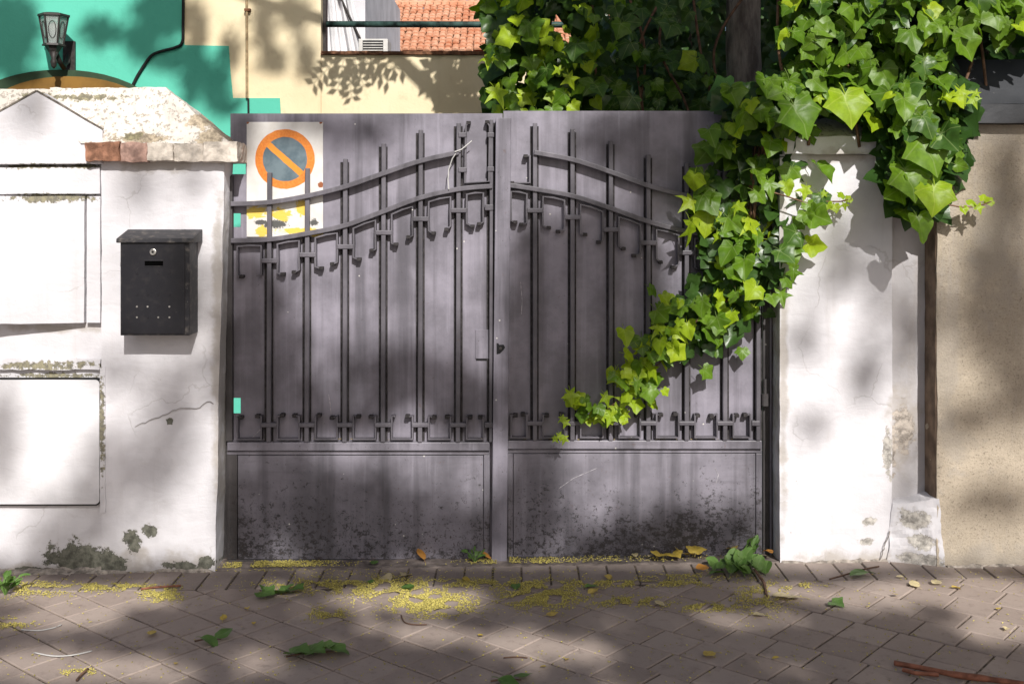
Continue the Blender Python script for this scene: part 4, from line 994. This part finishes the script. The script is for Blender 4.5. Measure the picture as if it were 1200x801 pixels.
for b in [(12,40,26,40,3.0),(28,95,20,12,1.6),(118,38,20,14,2.2),(190,18,28,24,3.2),(165,50,18,16,1.8),(205,70,30,12,2.4),(250,95,18,18,2.2),(225,85,12,30,1.8),(232,36,10,34,1.2),(270,60,12,22,1.1),(308,30,12,26,1.1),(318,70,14,18,1.1),(345,16,18,18,1.3),(358,70,10,26,.9),(262,125,16,10,1.4)]: shade(*b, YH, .07, (8,12))
# pavement: mostly shaded, with bright gaps
GAPS = [(110,700,105,18),(70,728,80,12),(50,780,140,22),(180,790,60,16),(480,703,95,20),(470,735,60,9),(560,745,100,13),(650,762,70,18),(1110,692,120,20),(1185,728,80,30),(930,690,70,10),(330,690,30,9),(880,725,80,9),(20,690,60,14),(300,775,40,10),(1000,705,60,8)]
for _ in range(6200):
    x, y = rnd.uniform(-60,1260), 668+rnd.random()**1.15*160
    if any(((x-a)/c)**2+((y-b)/d)**2 < 1 for a, b, c, d in GAPS): continue
    # perspective: keep density even on the ground
    if rnd.random() > ((668-CY)/(y-CY))**3: continue
    foliage_leaf(cw, GP(x, y)+SUN*rnd.uniform(8.5,12.5), .13*rnd.uniform(.7,1.3))
for _ in range(2500): foliage_leaf(cw, (rnd.uniform(5.6,8.5), rnd.uniform(-10,-7), rnd.uniform(6,11)), .16)
tag(obj('crown', cw, M['crown'], t), kind='stuff')

# trees seen over the tiled roof
t = thing('far_tree', (-.2, 16, -.05), 'green treetop glimpsed over the terracotta roof ridge', 'tree')
obj('trunk', MB().tube([(-.2,16,-.06),(-.2,16,2.5),(-.1,16,4.2)], [.2,.16,.08], 10), M['bark'], t)
cw = MB()
for _ in range(1500):
    a = rnd.gauss(0,1.5); foliage_leaf(cw, (a-.1, 16+rnd.gauss(0,.6), 5.1+rnd.gauss(0,.45)-.1*abs(a)), rnd.uniform(.12,.24))
tag(obj('crown', cw, simple('sunny far foliage', (.12,.17,.05), .7, .5, 3), t), kind='stuff')

# ------------------------------------------------------------------ things lying on the pavement
FL = {}
for k_, half in (('ivy', IVY['mature']), ('oval', OVAL)):
    for mt in ('fall_yellow', 'fall_pale', 'fall_orange', 'fall_green'):
        FL[k_, mt] = [to_mesh('fallen_leaf', leaf_mb(half, f_, c_, .05, s_+20, .3), M[mt]) for s_, (f_, c_) in enumerate(((.35,.15),(.1,-.3),(.5,.3)))]
def lie(px, py, kind, mt, size, label, group, yaw=None, tilt=.15, lift=.006):
    o = bpy.data.objects.new('fallen_leaf', rnd.choice(FL[kind, mt])); COL.objects.link(o)
    p = GP(px, py) if py > 668 else GP(px, 668)
    if py <= 668: p = Vector((Wx(px,-.06), -.06, ground_z(Wx(px,-.06))+.004))
    o.location = p+Vector((0,0,lift+size*.06)); o.rotation_euler = (rnd.uniform(-tilt,tilt), rnd.uniform(-tilt,tilt), rnd.uniform(0,6.28) if yaw is None else yaw); o.scale = (size,)*3
    return tag(o, label, 'leaf', group)
yl = 'tiny yellow leaf scrap lying loose on open pavers'; yg = 'yellow leaves strewn on the pavers'
for x, y, s in ((261,729,.035),(290,716,.026),(297,733,.022),(180,741,.045),(640,723,.045),(838,767,.05),(548,683,.04),(914,772,.026),(700,692,.05),(710,676,.04),(1050,698,.03),(640,783,.02),(663,775,.022),(1115,690,.035),(1172,714,.022),(560,745,.02),(205,780,.02),(870,705,.02)):
    if y < 700 and 500 < x < 720: lie(x, y, 'oval', 'fall_yellow', s, 'yellow leaf lying in blossom dust just before the gate', 'yellow leaves in the dust')
    elif x > 1040: lie(x, y, 'oval', 'fall_yellow', s, 'small yellow leaf on the pavers before the beige wall', 'yellow leaves before the beige wall')
    elif x == 838: lie(x, y, 'oval', 'fall_yellow', s, 'bright yellow leaf alone on bare pavers below the leaf heap', '')
    elif x == 640 and y == 723: lie(x, y, 'oval', 'fall_yellow', s, 'yellow leaf just beyond the blossom drift before the cover strip', '')
    elif x < 300 and s > .03: lie(x, y, 'oval', 'fall_yellow', s, 'slim yellow leaf on the pavers before the mailbox pillar', 'yellow leaves before the mailbox pillar')
    else: lie(x, y, 'oval', 'fall_yellow', s, yl, yg)
pg = 'pale cream dry leaf lying on the pavers'; pp = 'pale dry leaves on the pavers'
for x, y, s in ((778,712,.045),(745,667,.04),(1077,690,.05),(1102,683,.05),(760,668,.03),(882,722,.04),(1060,678,.03),(1178,740,.03)):
    if y < 670: lie(x, y, 'oval', 'fall_pale', s, 'pale dry leaf against the foot of the right gate leaf', 'pale leaves at the gate foot')
    elif x > 1040: lie(x, y, 'oval', 'fall_pale', s, 'pale dry leaf on the pavers before the beige wall', 'pale leaves before the beige wall')
    elif x == 882: lie(x, y, 'oval', 'fall_pale', s, 'pale dry leaf below the twig of the leaf heap', '')
    else: lie(x, y, 'oval', 'fall_pale', s, pg, pp)
lie(939,703,'oval','fall_pale',.10,'broad pale cream leaf beside a green scrap on the pavers','',1.4)
for x, y, s in ((452,676,.07),(470,677,.06)): lie(x, y, 'oval', 'fall_pale', s, 'curled beige leaf on the blossom dust below the gate', 'curled beige leaves', tilt=.5)
for x, y, s in ((497,664,.06),(575,664,.05)): lie(x, y, 'oval', 'fall_orange', s, 'rust brown curled leaf against the foot of the left gate leaf', 'brown leaves at the gate foot', tilt=.5)
lie(1035,664,'oval','fall_orange',.10,'long orange leaf at the foot of the right white pillar','',1.5,.3)
lie(1019,673,'oval','fall_green',.085,'single bright green leaf on the pavers below the right pillar','',1.9)
for x, y in ((788,664),(800,664),(815,665),(774,666)): lie(x, y, 'ivy', 'fall_yellow', .055, 'large yellow leaf heaped at the foot of the right gate leaf', 'yellow leaves heaped at the gate', tilt=.4, lift=.015)
lie(862,664,'oval','fall_yellow',.07,'yellow leaf tucked behind the heap of green leaves','',.3,.4,.03)
for x, y in ((815,672),(896,668)): lie(x, y, 'oval', 'fall_orange', .05, 'brown leaf tucked beside the heap of green leaves', 'brown leaves by the green heap', tilt=.4, lift=.02)
lie(975,708,'ivy','fall_green',.05,'small grey green leaf scrap beside the broad cream leaf','')
for x, y in ((430,683),(470,690),(480,693),(605,686),(685,690),(440,664)): lie(x, y, 'oval', 'fall_green', .05, 'small green leaf among yellow blossom dust on the pavers', 'green leaves in the dust')
def sprig(px, py, yaw, n, size, kind, label, cat='sprig', spread=.5, twig=True, lift=.008, group=None):
    b = GP(px, py); t = thing('fallen_sprig', b, label, cat, group)
    d = Vector((math.cos(yaw), math.sin(yaw), 0)); L = size*(.6+n*.33)
    if twig: obj('twig', MB().tube([b+Vector((0,0,.006)), b+d*L*.5+Vector((0,0,.012)), b+d*L+Vector((0,0,.006))], [.003,.0025,.0015], 5), M['twig'], t)
    for i in range(n):
        f = (i+.5)/n; p = b+d*L*f+Vector((0,0,lift+rnd.random()*.012)); s = 1 if i % 2 else -1
        o = bpy.data.objects.new('leaf', rnd.choice(FL[kind,'fall_green'])); COL.objects.link(o); o.parent = t
        o.location = p-b; o.scale = (size*rnd.uniform(.8,1.2),)*3
        o.rotation_euler = (rnd.uniform(-.25,.35), rnd.uniform(-.3,.3), yaw-math.pi/2+s*rnd.uniform(.3,1.1)*spread*2)
    return t
sprig(302,700,.35,5,.06,'ivy','wilted green ivy sprig near the mailbox pillar foot')
sprig(228,753,.2,2,.065,'oval','pair of fallen green leaves lying alone on open pavers')
sprig(335,771,.25,5,.065,'ivy','long wilted green sprig on open pavers before the gate')
sprig(575,800,.1,2,.07,'oval','green leaf sprig cut by the near edge of the pavement')
# heap of cut green leaves by the hinge post
b = Vector((Wx(868,-.24), -.24, ground_z(.87))); t = thing('leaf_heap', b, 'heap of cut round green leaves by the right pillar foot', 'leaf heap')
for i in range(46):
    o = bpy.data.objects.new('leaf', rnd.choice(FL['oval','fall_green'])); COL.objects.link(o); o.parent = t
    a = rnd.gauss(0,.5), rnd.gauss(0,.5); h = max(.008, .06*(1-math.hypot(*a)*.75)*rnd.random()**.5)
    o.location = (a[0]*.105, a[1]*.075, h); s = rnd.uniform(.035,.065); o.scale = (s*1.15, s, s)
    o.rotation_euler = (rnd.uniform(.1,1.2), rnd.uniform(-.5,.5), rnd.uniform(-1.5,1.5))
obj('twig', MB().tube([b+Vector((.04,-.05,.03)), b+Vector((.055,-.14,.012)), b+Vector((.035,-.27,.008))], [.005,.006,.004], 6), M['twig'], t)
# weeds
def weed(px, py, label, n, hgt, group=None):
    b = GP(px, py) if py > 668 else Vector((Wx(px,-.07), -.07, ground_z(Wx(px,-.07))))
    t = thing('weed', b, label, 'weed', group)
    for i in range(n):
        a = rnd.uniform(0, 6.28); r = hgt*rnd.uniform(.3,.9); tip = b+Vector((math.cos(a)*r, math.sin(a)*r*.5, hgt*rnd.uniform(.5,1)))
        obj('stalk', MB().tube([b, b.lerp(tip,.5)+Vector((0,0,hgt*.12)), tip], .0022, 4), M['fall_green'] if False else M['weed'], t)
        for k in range(2):
            o = bpy.data.objects.new('leaf', rnd.choice(FL['oval','fall_green'])); COL.objects.link(o); o.parent = t
            o.location = b.lerp(tip, .55+.45*k)-b; s = hgt*rnd.uniform(.5,.8); o.scale = (s*.7, s, s); o.rotation_euler = (rnd.uniform(.2,1.1), rnd.uniform(-.5,.5), a-1.57+rnd.uniform(-.5,.5))
M['weed'] = simple('weed stalk', (.12,.22,.05), .6, .2, 20)
weed(557, 664, 'small green weed sprouting at the meeting of the gate leaves', 6, .045)
weed(6, 697, 'green weed growing in the edging joint by the cabinet door', 12, .06)
weed(868, 660, 'thin pale weed growing behind the heap of green leaves', 4, .07)
# sticks
def stick(pts, r, mat, label, cat='stick', group=None):
    P = [GP(x, y)+Vector((0,0,r+.003)) for x, y in pts]
    tag(obj('stick', MB().tube([tuple(p) for p in crom_v(P)], r, 6), mat, None, True), label, cat, group)
def crom_v(P, n=4):
    out = []
    for i in range(len(P)-1):
        a, b, c, d = P[max(i-1,0)], P[i], P[i+1], P[min(i+2,len(P)-1)]
        for k in range(n):
            u = k/n; out.append(.5*((2*b)+(c-a)*u+(2*a-5*b+4*c-d)*u*u+(3*b-a-3*c+d)*u**3))
    return out+[P[-1]]
P = [GP(x, y)+Vector((0,0,.012)) for x, y in ((1048,781),(1085,788),(1120,795),(1150,799),(1200,806))]
t = thing('stick', P[0], 'reddish brown forked stick lying on the pavers', 'stick')
obj('shaft', MB().tube(crom_v(P), [.008]*8+[.010]*5+[.008]*4, 7), M['redtwig'], t, smooth=True)
obj('fork', MB().tube([GP(x, y)+Vector((0,0,.010)) for x, y in ((1058,788),(1072,792),(1088,793),(1100,794))], .006, 6), M['redtwig'], t)
stick(((40,766),(62,770),(85,769),(108,764)), .0022, M['greybox'], 'thin pale bent stem on sunlit pavers', 'stem')
stick(((25,739),(45,740),(62,737),(72,733)), .002, M['greybox'], 'thin pale curved stem beside the gap in the pavers', 'stem')
stick(((90,799),(96,792),(103,786)), .004, M['twig'], 'short dark twig on sunlit pavers')
stick(((165,692),(180,690),(195,689),(212,688)), .004, M['redtwig'], 'thin red twig on the edging before the mailbox pillar')
stick(((470,722),(474,730),(485,733),(500,733)), .002, M['twig'], 'thin hooked dark stem below the blossom dust')
stick(((972,680),(990,675),(1010,669),(1030,665)), .003, M['twig'], 'slender straight twig below the right white pillar')
stick(((590,772),(605,771),(618,772)), .002, M['twig'], 'short pale stalk on open pavers')

# blossom dust: countless tiny seeds, thick along joints and in two drifts
sd = MB()
def seed(px, py, s=None, h=0):
    p = GP(px, py) if py > 667 else Vector((Wx(px,-.07), rnd.uniform(-.10,-.03), ground_z(Wx(px,-.07))+.003))
    s = s or rnd.uniform(.0022,.0050); a = rnd.uniform(0, 6.28); p.z += .002+h
    d = Vector((math.cos(a), math.sin(a), rnd.uniform(-.3,.3)))*s; e = Vector((-math.sin(a), math.cos(a), rnd.uniform(-.4,.4)))*s*.55; u = Vector((0,0,s*.7))
    sd.add([p-d, p+e, p+d, p-e, p+u], [(0,1,4),(1,2,4),(2,3,4),(3,0,4)])
for _ in range(1500): seed(rnd.uniform(0,1200), 668+rnd.random()**1.3*133)
def drift(x, y, rx, ry, n, h=.008):
    for _ in range(int(n*2.1)):
        a, b = rnd.gauss(0,.5), rnd.gauss(0,.5); q = noise.noise(Vector(((x+a*rx)*.05, (y+b*ry)*.16, 3)))
        if q < -.12: continue
        seed(x+a*rx, y+b*ry, None, rnd.random()*h*max(0, 1-math.hypot(a, b)))
for d in ((505,707,50,16,1900),(440,688,70,14,1500),(635,697,50,17,2000),(560,684,90,6,700),(330,664,70,4,700),(300,661,40,3,300),(365,686,70,9,600),(130,688,60,5,600),(40,690,50,10,600),(190,697,24,9,450),(745,684,110,4,900),(740,705,46,6,500),(830,712,40,5,350),(890,700,34,20,600),(385,720,26,10,300),(600,664,60,3,350),(12,730,26,6,300),(800,676,60,4,200),(930,686,30,4,150),(700,662,120,3,300),(90,787,20,6,120)): drift(*d)
# seeds caught in the joints of the square pavers
for _ in range(2600):
    iv = rnd.randrange(-30, 30); u = rnd.uniform(-4, 4)
    if rnd.random() < .6: a, b = u, iv*cs+.03+rnd.gauss(0,.004)
    else: a, b = iv*cs+rnd.gauss(0,.004), u
    x, y = a*ux-b*uy, a*uy+b*ux
    if not (Y0 < y < YB and abs(x) < 2.1): continue
    if noise.noise(Vector((x*2.2, y*2.2, 7))) < -.02: continue
    d = D0+y; seed(CX+x*F/d, CY+(H-ground_z(x))*F/d, rnd.uniform(.0015,.003))
tag(obj('blossom_dust', sd, M['seed']), 'yellow green blossom dust drifted along the paver joints', 'blossom dust', kind='stuff')
# bits caught in the gate rail
cd = MB()
for x0, x1 in ((272,575),(597,890)):
    for _ in range(260):
        x = rnd.uniform(x0, x1); p = W(x, 514.5+rnd.random(), -.028+rnd.random()*.024); s = rnd.uniform(.002,.006)
        if noise.noise(Vector((x*.06, 1, 1))) < 0: continue
        sd2 = [p+Vector((rnd.uniform(-s,s), rnd.uniform(-s,s), rnd.uniform(0,s))) for _ in range(4)]; cd.add(sd2, [(0,1,2),(0,2,3),(1,3,2),(0,3,1)])
tag(obj('rail_debris', cd, simple('dry plant debris', (.33,.26,.13), .9, .5, 80)), 'dry plant debris caught along the middle rails of the gate', 'debris', kind='stuff')
